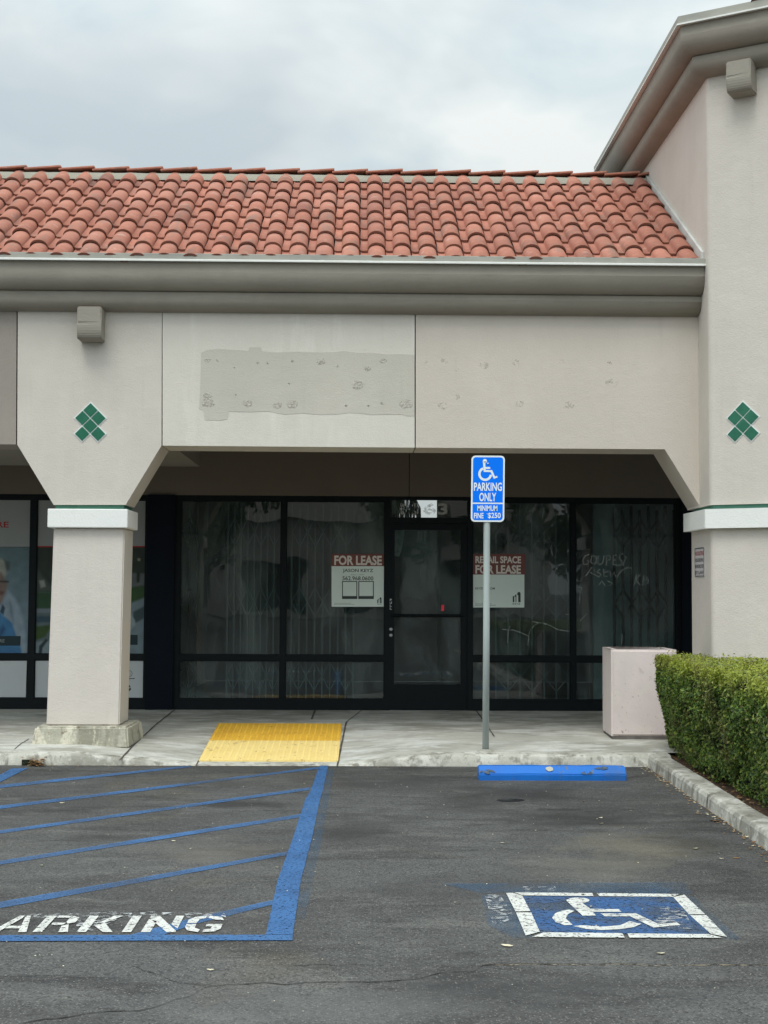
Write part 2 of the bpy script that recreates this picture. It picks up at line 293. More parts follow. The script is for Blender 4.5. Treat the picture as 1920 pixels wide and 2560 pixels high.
def fpoly(bm, F, pts, c0, c1=None, mi=0):
    """flat polygon at height c1, with a skirt down to c0"""
    if c1 is None: c1 = c0; 
    top = [bm.verts.new(F(a, b, c1)) for a, b in pts]
    area = sum(pts[i][0]*pts[(i+1) % len(pts)][1]-pts[(i+1) % len(pts)][0]*pts[i][1] for i in range(len(pts)))
    if area < 0: top.reverse(); pts = list(reversed(pts))
    f = bm.faces.new(top); f.material_index = mi
    if c1 != c0:
        lo = [bm.verts.new(F(a, b, c0)) for a, b in pts]
        for i in range(len(pts)):
            j = (i+1) % len(pts); g = bm.faces.new((lo[i], lo[j], top[j], top[i])); g.material_index = mi
def frect(bm, F, a0, a1, b0, b1, c0, c1=None, mi=0): fpoly(bm, F, [(a0, b0), (a1, b0), (a1, b1), (a0, b1)], c0, c1, mi)
def rrect(a0, a1, b0, b1, r, n=6):
    out = []
    for cx, cy, s in ((a1-r, b0+r, -90), (a1-r, b1-r, 0), (a0+r, b1-r, 90), (a0+r, b0+r, 180)):
        for k in range(n+1):
            t = R(s+90*k/n); out.append((cx+r*math.cos(t), cy+r*math.sin(t)))
    return out
def stroke(bm, F, pts, w, c, closed=False):
    """a ribbon of width w along a local polyline"""
    P2 = [Vector(p) for p in pts]; n = len(P2); L_, R_ = [], []
    for i, p in enumerate(P2):
        a = P2[i-1] if (i > 0 or closed) else p; b = P2[(i+1) % n] if (i < n-1 or closed) else p
        t = (b-a); t = t.normalized() if t.length > 0 else Vector((1, 0)); nn = Vector((-t.y, t.x))
        ww = w/2
        L_.append(bm.verts.new(F(*(p+nn*ww), c))); R_.append(bm.verts.new(F(*(p-nn*ww), c)))
    for i in range(n if closed else n-1):
        j = (i+1) % n; bm.faces.new((R_[i], R_[j], L_[j], L_[i]))
def text_polys(s, bold=0.0):
    cu = bpy.data.curves.new('t', 'FONT'); cu.body = s; cu.size = 1; cu.offset = bold; cu.resolution_u = 3
    o = bpy.data.objects.new('t', cu); col.objects.link(o); bpy.context.view_layer.update()
    dg = bpy.context.evaluated_depsgraph_get(); me = o.evaluated_get(dg).to_mesh()
    vs = [v.co.copy() for v in me.vertices]; fs = [tuple(p.vertices) for p in me.polygons]
    o.evaluated_get(dg).to_mesh_clear(); bpy.data.objects.remove(o); bpy.data.curves.remove(cu)
    return vs, fs
def text(bm, F, s, a0, a1, b0, b1, c, bold=0.0, mi=0):
    vs, fs = text_polys(s, bold)
    x0 = min(v.x for v in vs); x1 = max(v.x for v in vs); y0 = min(v.y for v in vs); y1 = max(v.y for v in vs)
    bv = [bm.verts.new(F(a0+(v.x-x0)/(x1-x0)*(a1-a0), b0+(v.y-y0)/(y1-y0)*(b1-b0), c)) for v in vs]
    for f in fs:
        try: g = bm.faces.new([bv[i] for i in f]); g.material_index = mi
        except ValueError: pass
def tube(bm, pts, rad, n=10, cap=True):
    rings = []
    for i, p in enumerate(pts):
        p = Vector(p); a = Vector(pts[max(i-1, 0)]); b = Vector(pts[min(i+1, len(pts)-1)]); t = (b-a).normalized()
        s = t.orthogonal().normalized() if i == 0 else s_prev; s = (s-t*s.dot(t)).normalized(); s_prev = s; q = t.cross(s)
        r = rad[i] if isinstance(rad, (list, tuple)) else rad
        rings.append([bm.verts.new(p+(s*math.cos(2*math.pi*k/n)+q*math.sin(2*math.pi*k/n))*r) for k in range(n)])
    for a, b in zip(rings, rings[1:]):
        for k in range(n): bm.faces.new((a[k], a[(k+1) % n], b[(k+1) % n], b[k]))
    if cap: bm.faces.new(list(reversed(rings[0]))); bm.faces.new(rings[-1])
def sweep(bm, path, prof, close_ends=True, mi=None):
    """profile (p, z) pushed out of a plan polyline; outside is to the right-hand side of travel"""
    P2 = [Vector(p) for p in path]; n = len(P2); nor = []
    for i in range(n-1):
        t = (P2[i+1]-P2[i]).normalized(); nor.append(Vector((t.y, -t.x)))
    offs = []
    for i in range(n):
        if i == 0: offs.append(nor[0])
        elif i == n-1: offs.append(nor[-1])
        else: offs.append((nor[i-1]+nor[i])/(1+nor[i-1].dot(nor[i])))
    rows = [[bm.verts.new((*(P2[i]+offs[i]*p), z)) for p, z in prof] for i in range(n)]
    for a, b in zip(rows, rows[1:]):
        for k in range(len(prof)-1): 
            f = bm.faces.new((a[k], a[k+1], b[k+1], b[k]))
            if mi: f.material_index = mi[k]
    if close_ends:
        bm.faces.new(rows[0]); bm.faces.new(list(reversed(rows[-1])))
    bmesh.ops.recalc_face_normals(bm, faces=bm.faces)

# ------------------------------------------------------------------ key planes
YF = 12.92            # arcade front
YB = YF+.5            # back of the arcade beam
YS = 16.2             # shop fronts
def fx(u, v=1300, Y=YF): return PY(u, v, Y).x
def fz(v, u=960, Y=YF): return PY(u, v, Y).z
XT = PY(1774, 1150, 12.53).x; YT = 12.53
XL = -6.2
TD = Vector((math.cos(R(31)), -math.sin(R(31))))
print('XT', XT, 'soffit z', fz(1120), 'cornice low z', fz(783), 'shop base z', PY(960, 1773, YS).z, 'shop top z', PY(960, 1241, YS).z)

bld = empty('shopping_building', (0, YF, 0), 'beige stucco arcade building with red clay tile roof and black shop front', 'building')

# ------------------------------------------------------------------ ground
def sz(x, y):
    """sidewalk height, with the kerb ramp"""
    H = .095+.03*min(1, max(0, (y-12.3)/.5))+.022*min(1, max(0, (y-12.8)/3.4))
    rz = .012+(.135-.012)*(y-12.42)/(14.6-12.42)
    d = max(RX0-x, x-RX1, 0); fl = 1.05 if x < RX0 else .8
    return min(H, max(rz, rz+(H-rz)*(d/fl) if H > rz else H))
RX0 = PZ(500, 1900, .015).x-.03; RX1 = PZ(846, 1900, .015).x+.03
KY = 12.30
k1 = PZ(1614, 1913); k2 = PZ(1920, 2127)
KD = (Vector((k2.x, k2.y))-Vector((k1.x, k1.y))).normalized()      # along the planting kerb, towards the camera
KN = Vector((-KD.y, KD.x)); 
if KN.x < 0: KN = -KN
KX = lambda y: k1.x+(y-k1.y)/KD.y*KD.x
print('kerb', k1, k2, 'ramp', RX0, RX1)
bm = B()
for i in range(40):
    for j in range(1): pass
g = [(-400, -400), (400, -400), (400, 400), (-400, 400)]
bm.faces.new([bm.verts.new((x, y, 0)) for x, y in g])
build('parking_lot', bm, m_asph, kind='structure', label='dark worn asphalt car park')
bm = B(); xs = [XL-3+.06*i for i in range(int((XT+3.5-XL+3)/.06)+1)]; ys = [KY+.16+.09*j for j in range(46)]; ys[-1] = 16.6
vv = [[bm.verts.new((x, y, sz(x, y))) for y in ys] for x in xs]
for a, b in zip(vv, vv[1:]):
    for j in range(len(ys)-1): bm.faces.new((a[j], b[j], b[j+1], a[j+1]))
build('sidewalk', bm, m_conc, kind='structure', smooth=True, label='pale stained concrete walk with a kerb ramp')
# kerb along the walk: face and rounded top following the ramp
bm = B(); prev = None
for x in [XL-3+.06*i for i in range(int((k1.x+.25-XL+3)/.06)+1)]:
    h = sz(x, KY+.16); hf = min(h, sz(x, KY+.02)); j = .003*noise.noise(Vector((x*6, 0, 0)))
    row = [bm.verts.new(p) for p in ((x, KY-.012+j, -.02), (x, KY-.004+j, max(hf-.02, .004)), (x, KY+.02+j, max(hf, .008)), (x, KY+.16, h))]
    if prev:
        for k in range(3): bm.faces.new((prev[k], row[k], row[k+1], prev[k+1]))
    prev = row
build('kerb', bm, m_kerb, kind='structure', smooth=True, label='low concrete kerb along the walk')
# planting kerb running to the camera
KW = .17; KH = .105
bm = B(); prev = None
for i in range(180):
    t = i*.07; c = Vector((k1.x, k1.y))+KD*(t-.02)
    j = .004*noise.noise(Vector((t*3, 5, 0))); hh = KH+.006*noise.noise(Vector((t*1.5, 9, 0)))
    prof = [(-.01, -.02), (j, hh-.03), (.012+j, hh-.008), (.035, hh), (KW-.015, hh), (KW, hh-.012), (KW, -.02)]
    row = [bm.verts.new((*(c+KN*p), z)) for p, z in prof]
    if prev:
        for k in range(len(prof)-1): bm.faces.new((prev[k], prev[k+1], row[k+1], row[k]))
    prev = row
bm.faces.new([prev[0]]+prev[1:]); bmesh.ops.recalc_face_normals(bm, faces=bm.faces)
build('planter_kerb', bm, m_kerb, kind='structure', smooth=False, label='concrete kerb beside the hedge')
bm = B()
for t in (1.05, 2.45, 4.1, 5.9, 7.7):
    c = Vector((k1.x, k1.y))+KD*t
    for z, a, b in ((KH+.010, .0, KW),):
        q = [c+KN*a, c+KN*b, c+KN*b+KD*.010, c+KN*a+KD*.010]; bm.faces.new([bm.verts.new((*p, z)) for p in q])
    q = [(c-KN*.008, -.01), (c-KN*.004, KH+.005), (c-KN*.004+KD*.010, KH+.005), (c-KN*.008+KD*.010, -.01)]
    bm.faces.new([bm.verts.new((*p, z)) for p, z in q])
build('kerb_joint', bm, m_joint, kind='structure')
bm = B(); a = Vector((k1.x, k1.y))+KN*KW-KD*.35; b = a+KD*12
n1 = 40; grid = [[bm.verts.new((*(a+KD*(12*i/n1)+Vector((.12*j, 0))), .07+.012*noise.noise(Vector((i*.9, j*.9, 0))))) for j in range(34)] for i in range(n1+1)]
for i in range(n1):
    for j in range(33): bm.faces.new((grid[i][j], grid[i+1][j], grid[i+1][j+1], grid[i][j+1]))
bmesh.ops.recalc_face_normals(bm, faces=bm.faces)
build('planting_bed', bm, m_soil, kind='structure', label='brown mulch bed')
# sidewalk joints draped on the concrete
def drape(bm, p, q, w, n=30, wob=.004, lift=.004):
    p = Vector(p); q = Vector(q); d = (q-p).normalized(); s = Vector((-d.y, d.x)); pr = None
    for i in range(n+1):
        c = p.lerp(q, i/n)+s*wob*noise.noise(Vector((i*.7, p.x*5, 0))); ww = w*(.6+.8*abs(noise.noise(Vector((i*.5, p.y, 3)))))
        a, b = c+s*ww/2, c-s*ww/2
        row = (bm.verts.new((a.x, a.y, sz(a.x, a.y)+lift)), bm.verts.new((b.x, b.y, sz(b.x, b.y)+lift)))
        if pr: bm.faces.new((pr[1], row[1], row[0], pr[0]))
        pr = row
def pzw(u, v, z=.12): p = PZ(u, v, z); return (p.x, p.y)
bm = B()
drape(bm, pzw(298, 1889, .10), pzw(436, 1777, .14), .020)
drape(bm, pzw(490, 1910, .02), pzw(547, 1812, .135), .016)
drape(bm, pzw(843, 1911, .02), pzw(866, 1806, .135), .022)
drape(bm, pzw(779, 1800, .135), pzw(788, 1777, .14), .03)
drape(bm, pzw(866, 1806, .135), pzw(905, 1777, .14), .014)
drape(bm, pzw(36, 1872, .115), pzw(72, 1850, .12), .012)
drape(bm, pzw(1190, 1777, .14), pzw(1236, 1842, .13), .018)
drape(bm, pzw(-60, 1812, .135), pzw(120, 1814, .135), .008)
drape(bm, pzw(385, 1832, .125), pzw(520, 1828, .12), .006)
drape(bm, pzw(960, 1815, .13), pzw(1600, 1818, .13), .007)
drape(bm, pzw(868, 1880, .06), pzw(1180, 1862, .12), .006)
build('walk_joint', bm, m_joint, kind='structure')

# ------------------------------------------------------------------ road markings
def gpoly(bm, px, z=.004):
    vs = [bm.verts.new(PZ(u, v, 0)+Vector((0, 0, z))) for u, v in px]
    f = bm.faces.new(vs); f.normal_update()
    if f.normal.z < 0: f.normal_flip()
aisle = empty('aisle_marking', PZ(400, 2345), 'blue hatched access aisle painted on the asphalt at left', 'road marking')
def aip(name, px, m=m_blueline, z=.004):
    bm = B(); gpoly(bm, px, z); return build(name, bm, m, aisle)
aip('border_line', [(799, 1914), (775, 1981), (763, 2000), (731, 2100), (694, 2202), (665, 2338), (732, 2338), (752, 2202), (779, 2100), (800, 2000), (806, 1981), (821, 1914)])
aip('border_line', [(-400, 2341), (732, 2339), (731, 2353), (300, 2354), (-400, 2357)], z=.0045)
aip('border_line', [(29, 1922), (70, 1921), (0, 1956), (-300, 2110), (-390, 2110), (0, 1938)])
for q in ([(-300, 2306), (0, 2256), (330, 2199), (718, 2130), (715, 2139), (330, 2211), (0, 2272), (-300, 2326)],
          [(-300, 2198), (0, 2153), (752, 2036), (749, 2045), (0, 2163), (-300, 2211)],
          [(-300, 2119), (0, 2077), (776, 1969), (773, 1976), (0, 2085), (-300, 2127)],
          [(-300, 2052), (0, 2015), (797, 1918), (795, 1923), (0, 2023), (-300, 2060)],
          [(-300, 1998), (0, 1963), (480, 1914), (475, 1919), (0, 1971), (-300, 2006)],
          [(325, 2339), (463, 2301), (688, 2250), (686, 2262), (490, 2311), (408, 2339)]):
    aip('stripe', q, m_hatch, z=.0035)
bm = B(); gpoly(bm, [(820, 1925), (836, 1925), (800, 2120), (762, 2300), (736, 2300), (752, 2202), (781, 2100), (808, 1981)], .003)
build('paint_overspray', bm, m_bluefaint, aisle, label='faded blue paint beside the border line')

word = empty('painted_word', PZ(280, 2333), 'white stencilled word PARKING at the foot of the blue hatching', 'road marking')
base0 = PZ(81, 2333); top0 = PZ(121, 2292); LH = (Vector((top0.x, top0.y))-Vector((base0.x, base0.y))).length
print('letter height', LH)
def letter(ch, u, w=.155):
    o = PZ(u, 2333); F = Fr((o.x, o.y, 0), (1, 0, 0), (0, 1, 0)); h = LH; t = .042; bm = B(); c = .0055
    def q(*p): fpoly(bm, F, [(a*w, b*h) for a, b in p], c)
    T = t/w
    if ch == 'P': q((0, 0), (T, 0), (T, 1), (0, 1)); q((T*1.25, .86), (.75, .86), (.75, 1), (T*1.25, 1)); q((.79, .98), (1, .86), (1, .56), (.79, .44), (.75, .6), (.75, .84)); q((T*1.25, .42), (.75, .42), (.75, .56), (T*1.25, .56))
    if ch == 'A': q((-.05, 0), (.2, 0), (.52, .85), (.52, 1), (.36, 1)); q((.60, .85), (.60, 1), (.72, 1), (1.08, 0), (.82, 0)); q((.3, .22), (.78, .22), (.72, .37), (.36, .37))
    if ch == 'R': q((0, 0), (T, 0), (T, 1), (0, 1)); q((T*1.25, .87), (.7, .87), (.75, 1), (T*1.25, 1)); q((.79, .99), (1, .88), (1, .60), (.80, .50), (.72, .62), (.72, .84)); q((T*1.25, .42), (.68, .42), (.74, .56), (T*1.25, .56)); q((.68, .38), (.85, .46), (1.02, 0), (.74, 0))
    if ch == 'K': q((0, 0), (T, 0), (T, 1), (0, 1)); q((T*1.25, .42), (.75, 1), (1.02, 1), (.52, .48)); q((.42, .56), (.62, .56), (1.04, 0), (.76, 0), (T*1.3, .40))
    if ch == 'I': q((0, 0), (T, 0), (T, 1), (0, 1))
    if ch == 'N': q((0, 0), (T, 0), (T, .66), (0, .78)); q((0, .84), (.74, 0), (1, 0), (1, .06), (.26, 1), (0, 1)); q((.76, .46), (1, .22), (1, 1), (.76, 1))
    if ch == 'G': q((.0, .3), (.10, .1), (.42, 0), (.44, .15), (.28, .25), (.27, .48), (0, .48)); q((0, .54), (.27, .54), (.30, .78), (.46, .85), (.46, 1), (.15, .92), (0, .74)); q((.54, 1), (.54, .85), (.74, .76), (1, .72), (.90, .92)); q((.54, 0), (.54, .14), (.72, .2), (.74, .34), (.56, .34), (.56, .48), (1, .48), (1, .2), (.85, .04))
    build('letter', bm, m_roadwhite, word)
for ch, u, w in (('P', -163, .155), ('A', -22, .145), ('R', 81, .155), ('K', 191, .155), ('I', 304, .155), ('N', 352, .155), ('G', 456, .165)): letter(ch, u, w)
bm = B()
for q in ([(70, 2286), (330, 2284), (330, 2296), (60, 2298)], [(200, 2284), (300, 2281), (315, 2290), (230, 2330), (190, 2320)], [(460, 2284), (560, 2284), (566, 2296), (470, 2300)], [(350, 2280), (440, 2284), (420, 2292), (350, 2290)]):
    bm = B(); gpoly(bm, q, .0048); build('paint_smear', bm, m_roadghost, word, label='faint older white paint behind the letters')

sym = empty('parking_symbol', PZ(1550, 2345), 'white wheelchair symbol on a blue square painted on the asphalt', 'road marking')
def K(pts): return [(960+x*.5787, 2100+y*.5787) for x, y in pts]
bm = B(); gpoly(bm, K([(600, 246), (1262, 250), (1410, 412), (672, 404)]), .004); build('blue_field', bm, m_bluesq, sym)
bm = B(); gpoly(bm, K([(250, 190), (1300, 185), (1330, 236), (520, 228), (430, 235)]), .003); gpoly(bm, K([(420, 240), (528, 240), (640, 424), (560, 425), (450, 370)]), .003); gpoly(bm, K([(1300, 240), (1340, 250), (1540, 430), (1482, 430)]), .003)
build('faded_field', bm, m_bluefaint, sym, label='faded blue paint round the symbol')
for q in ([(600, 244), (560, 231), (900, 234), (905, 247)], [(920, 234), (1275, 238), (1250, 250), (930, 247)], [(527, 233), (556, 233), (598, 246), (632, 312), (568, 314)], [(570, 318), (636, 318), (673, 402), (612, 418)],
          [(640, 424), (690, 404), (1030, 408), (1040, 427)], [(1060, 427), (1052, 409), (1400, 412), (1466, 428)], [(1250, 252), (1297, 241), (1387, 326), (1317, 326)], [(1322, 330), (1392, 330), (1482, 424), (1412, 411)]):
    bm = B(); gpoly(bm, K(q), .006); build('frame_bar', bm, m_roadwhite, sym)
bm = B()
hd = [(838+50*math.cos(t*math.pi/10), 266+12*math.sin(t*math.pi/10)) for t in range(20)]
gpoly(bm, K(hd), .0065)
gpoly(bm, K([(788, 268), (835, 262), (888, 300), (915, 332), (858, 333)]), .0068)
gpoly(bm, K([(880, 303), (1015, 305), (1026, 317), (903, 316)]), .0071)
gpoly(bm, K([(935, 323), (1085, 323), (1095, 335), (955, 336)]), .0065)
gpoly(bm, K([(1040, 325), (1088, 323), (1182, 368), (1160, 383)]), .0074)
gpoly(bm, K([(1155, 372), (1265, 362), (1282, 373), (1162, 384)]), .0065)
gpoly(bm, K([(800, 306), (822, 312), (795, 326), (785, 345), (815, 372), (780, 374), (742, 360), (726, 342), (740, 322), (768, 311)]), .0065)
gpoly(bm, K([(818, 378), (850, 374), (950, 380), (1020, 374), (1062, 356), (1112, 368), (1080, 382), (1020, 391), (940, 395), (870, 390)]), .0065)
build('wheelchair_figure', bm, m_roadwhite, sym)
for z_, q in ((.0045, [(435, 240), (500, 238), (560, 330), (545, 350), (470, 372)]), (.0045, [(600, 205), (740, 205), (745, 225), (600, 228)]), (.0062, [(1190, 290), (1290, 300), (1340, 390), (1120, 385), (1200, 330)])):
    bm = B(); gpoly(bm, K(q), z_); build('paint_smear', bm, m_roadghost, sym, label='smudged white paint ghost')

# cracks
def crack(pts, w):
    bm = B(); wp = [PZ(u, v) for u, v in pts]; full = []
    for a, b in zip(wp, wp[1:]):
        n = max(2, int((b-a).length/.03))
        for i in range(n): full.append(a.lerp(b, i/n))
    full.append(wp[-1]); pr = None
    for i, p in enumerate(full):
        j = .02*noise.noise(Vector((p.x*7, p.y*7, 1)))+.012*noise.noise(Vector((p.x*30, p.y*30, 4))); ww = w*(.35+1.3*abs(noise.noise(Vector((i*.37, 0, 0)))))
        row = (bm.verts.new((p.x, p.y+j-ww, .003)), bm.verts.new((p.x, p.y+j+ww, .003)))
        if pr: bm.faces.new((pr[0], row[0], row[1], pr[1]))
        pr = row
    return bm
m_crack = M('crack_dirt', c4(.018, .016, .014), .95, ((9, c4(.05, .045, .035), .55, .7, .7),))
m_crackpale = M('crack_rubble', c4(.27, .23, .17), .95, ((30, c4(.06, .05, .04), .48, .55, 1.0),), (), wear=((14, .40, .52),))
c4p = lambda L_: [(x/1.728, 2000+y/1.728) for x, y in L_]
build('asphalt_crack', crack(c4p([(100, 965), (240, 945), (470, 915), (600, 915), (690, 890), (760, 862), (830, 845), (905, 806), (1020, 800), (1150, 790), (1240, 800), (1400, 788), (1659, 785)])+K([(130, 603), (250, 575), (390, 570), (430, 545), (560, 535)]), .005), m_crack, kind='structure')
build('asphalt_crack', crack(K([(560, 535), (850, 538), (1000, 538), (1300, 540), (1659, 541), (1900, 542)]), .004), m_crack, kind='structure')
bm = crack(K([(430, 543), (560, 537), (850, 540), (1000, 540), (1300, 542), (1659, 543), (1900, 544)]), .011); bmesh.ops.translate(bm, verts=bm.verts, vec=(0, 0, -.0012))
build('crack_rubble', bm, m_crackpale, kind='structure')
build('asphalt_crack', crack(c4p([(570, 715), (690, 760), (780, 795), (905, 800)]), .003), m_crack, kind='structure')
build('asphalt_crack', crack(c4p([(0, 765), (200, 762), (420, 770)]), .002), m_crack, kind='structure')
build('asphalt_crack', crack(c4p([(1240, 718), (1420, 712), (1659, 715)]), .0025), m_crack, kind='structure')

# ------------------------------------------------------------------ arcade walls
ZTOP = fz(700)             # wall tops hidden behind the cornice
def wallpoly(name, px, mat, y0=YF, y1=YB, label=None):
    pts = [(PY(u, v, YF).x, PY(u, v, YF).z) for u, v in px]
    bm = B(); prism(bm, pts, y0, y1, axis='Y'); return build(name, bm, mat, bld, label=label)
T = 700
gap = 1.4
wallpoly('wall_panel', [(45, T), (405, T), (405-gap, 1114), (314, 1262), (134, 1262), (43, 1111)], m_wall)
wallpoly('wall_panel', [(405+gap, T), (1038-gap, T), (1038-gap, 1119), (405+gap, 1114)], m_walllight, label='whitened stucco panel with a grey painted-over patch')
FLB = PY(1750, 1264, YF)
wallpoly('wall_panel', [(1038+gap, T), (1775, T-2), (1775, 1270), (1750, 1266), (1662, 1123), (1038+gap, 1119)], m_wallpink)
wallpoly('wall_panel', [(-560, T), (43-gap, T), (41-gap, 1111), (-560, 1105)], m_wallbrown, label='browner stucco panel at the far left')
# painted-over patch
F0 = Fr((0, YF, 0))
def fp(px): return [(PY(u, v, YF).x, PY(u, v, YF).z) for u, v in px]
edge = [(503, 882), (520, 874), (550, 872), (590, 875), (621, 877), (624, 868), (652, 868), (655, 878), (690, 881), (740, 879), (800, 881), (835, 880), (862, 877), (890, 882), (930, 882), (970, 886), (1000, 885), (1036, 887),
        (1036, 1040), (1018, 1040), (1004, 1036), (960, 1036), (925, 1037), (900, 1033), (870, 1032), (840, 1036), (800, 1037), (757, 1033), (710, 1036), (670, 1028), (620, 1030), (571, 1029), (569, 1047), (552, 1051), (512, 1050), (508, 1026), (498, 1022), (501, 960)]
bm = B(); fpoly(bm, F0, fp(edge), 0, .0025); build('paint_patch', bm, m_patch, bld, label='flat grey paint patch where the shop letters came off')
def scars(pts, mat, name, base=.0026):
    for u, v, r in pts:
        bm = B(); c = PY(u, v, YF); r = r/271; n = 16
        for k0, k1_, h in ((.0, .30, .003), (.30, 1.0, .0035)):
            ring = []
            for i in range(n):
                t = 2*math.pi*i/n; jj = 1+.35*noise.noise(Vector((c.x*30+math.cos(t)*2, c.z*30+math.sin(t)*2, k0)))
                ri = []
                for rr, hh in ((k0, 0), ((k0+k1_)/2, h), (k1_, 0)):
                    ri.append(bm.verts.new((c.x+math.cos(t)*rr*r*jj*1.15, YF-base-hh*(.6+.6*random.random()), c.z+math.sin(t)*rr*r*jj*.8)))
                ring.append(ri)
            for i in range(n):
                a, b = ring[i], ring[(i+1) % n]
                for k in range(2): bm.faces.new((a[k], b[k], b[k+1], a[k+1]))
        bmesh.ops.recalc_face_normals(bm, faces=bm.faces)
        build(name, bm, mat, bld, smooth=True)
sp = lambda x, y, r: (500+x/2.9625, 840+y/2.9625, r)
scars([sp(*p) for p in ((55, 180, 7), (130, 180, 4), (428, 200, 3.5), (500, 200, 3.5), (255, 232, 2), (685, 185, 4.5), (893, 190, 11), (1020, 225, 4), (1242, 242, 8), (1355, 180, 9), (1170, 362, 15), (55, 440, 10), (60, 495, 14), (350, 500, 12), (265, 435, 2), (570, 515, 11), (685, 505, 13), (1080, 515, 4), (1245, 515, 3), (1350, 497, 5), (1530, 505, 15), (660, 350, 3))], m_scar, 'anchor_scar')
s5 = lambda x, y, r: (960+x*.5787, 740+y*.5787, r)
scars([s5(*p) for p in ((260, 280, 9), (432, 300, 11), (575, 290, 10), (768, 283, 7), (985, 375, 14), (315, 435, 8), (255, 475, 11), (585, 465, 10), (800, 472, 12), (315, 320, 5), (975, 290, 6), (180, 285, 5))], m_scar2, 'anchor_scar', .0002)

# soffit, ceiling, bulkhead of the arcade
zs = fz(1116)
XJ = fx(405); 
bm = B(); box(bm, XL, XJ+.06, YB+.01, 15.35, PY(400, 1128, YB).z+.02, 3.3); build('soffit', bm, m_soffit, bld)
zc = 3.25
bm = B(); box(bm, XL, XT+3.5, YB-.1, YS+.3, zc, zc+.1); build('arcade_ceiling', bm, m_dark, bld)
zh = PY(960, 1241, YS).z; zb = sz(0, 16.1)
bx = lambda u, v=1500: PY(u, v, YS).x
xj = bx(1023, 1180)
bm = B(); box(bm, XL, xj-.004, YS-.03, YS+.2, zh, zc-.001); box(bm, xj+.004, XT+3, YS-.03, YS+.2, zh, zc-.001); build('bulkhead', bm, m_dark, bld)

# column
cx0, cx1 = fx(133, 1310), fx(314, 1310)
zcap0 = fz(1319, 220, YF-.06); zcap1 = fz(1272, 220, YF-.06); zfl = fz(1262, 220)
colz = sz(fx(220), YF)+.155
bm = B(); w0 = fx(133, 1340); w1 = fx(311, 1340); v0 = fx(115, 1812); v1 = fx(298, 1812)
vs = [bm.verts.new(p) for p in ((v0, YF+.01, colz), (v1, YF+.01, colz), (v1, YB, colz), (v0, YB, colz), (w0, YF+.01, zcap0+.001), (w1, YF+.01, zcap0+.001), (w1, YB, zcap0+.001), (w0, YB, zcap0+.001))]
for q in ((0, 1, 5, 4), (1, 2, 6, 5), (2, 3, 7, 6), (3, 0, 4, 7), (4, 5, 6, 7), (3, 2, 1, 0)): bm.faces.new([vs[i] for i in q])
bmesh.ops.bevel(bm, geom=bm.edges[:], offset=.012, segments=2, affect='EDGES'); 
column = build('column', bm, m_column, bld)
bm = B(); box(bm, w0-.045, w1+.035, YF-.05, YB+.05, zcap0, zcap1, .008); build('capital', bm, m_white, column)
bm = B(); box(bm, fx(137, 1266), fx(309, 1266), YF+.02, YB-.02, zcap1-.01, zfl+.002); build('green_band', bm, m_green, column)
bm = B(); b0 = sz(fx(220), YF-.1)
bl = PY(76, 1850, YF-.12).x; br = PY(322, 1855, YF-.12).x
bt = [(bl, YF-.12), (br, YF-.12), (br+.02, YB+.14), (bl, YB+.14)]
lo = [bm.verts.new((x, y, b0-.04)) for x, y in bt]; hi = [bm.verts.new((x+(.035 if i in (0, 3) else -.02), y+(.02 if i < 2 else -.02), colz)) for i, (x, y) in enumerate(bt)]
bm.faces.new(lo[::-1]); bm.faces.new(hi)
for i in range(4): bm.faces.new((lo[i], lo[(i+1) % 4], hi[(i+1) % 4], hi[i]))
bmesh.ops.bevel(bm, geom=bm.edges[:], offset=.018, segments=3, affect='EDGES')
bmesh.ops.subdivide_edges(bm, edges=bm.edges[:], cuts=4, use_grid_fill=True)
for v in bm.verts: v.co += Vector((.005, .006, .004))*noise.noise(v.co*9)
build('base', bm, m_base, column)

# cornice
def prof(zt, zl, pm=.29):
    """profile from lower wall line up and round to the top; two rolls"""
    h = zt-zl; z = lambda f: zl+h*f; out = [(-.02, z(0)), (.02, z(0))]
    n = 9
    for i in range(n+1):            # lower roll
        t = math.pi/2*i/n; out.append((.03+.115*math.sin(t), z(.02)+h*.25*(1-math.cos(t))))
    out += [(.145, z(.385)), (.125, z(.40)), (.125, z(.405))]
    for i in range(n+1):            # upper roll
        t = math.pi/2*i/n; out.append((.15+(pm-.17)*math.sin(t), z(.405)+h*.36*(1-math.cos(t))))
    out += [(pm-.02, z(.995)), (-.02, z(.995))]
    return out
zl = fz(786); ztc = fz(655, 960, YF-.3)
print('cornice', zl, ztc)
bm = B(); sweep(bm, [(XL-2, YF), (XT-.003, YF)], prof(ztc, zl)); 
cor = build('cornice', bm, m_cornice, bld, smooth=False)
for p in cor.data.polygons: p.use_smooth = p.normal.z < -.05 and abs(p.normal.x) < .5
zft = fz(637, 960, YF-.31)
bm = B(); sweep(bm, [(XL-2, YF), (XT+.012, YF)], [(.0, ztc), (.300, ztc), (.300, zft-.004), (.29, zft), (.0, zft)]); build('flashing', bm, m_flash, bld)
bm = B(); sweep(bm, [(XL-2, YF), (XT+.014, YF)], [(.26, ztc-.006), (.312, ztc-.010), (.312, ztc+.004), (.301, ztc+.010), (.301, ztc+.004), (.26, ztc-.002)]); build('drip_edge', bm, m_flashlip, bld)
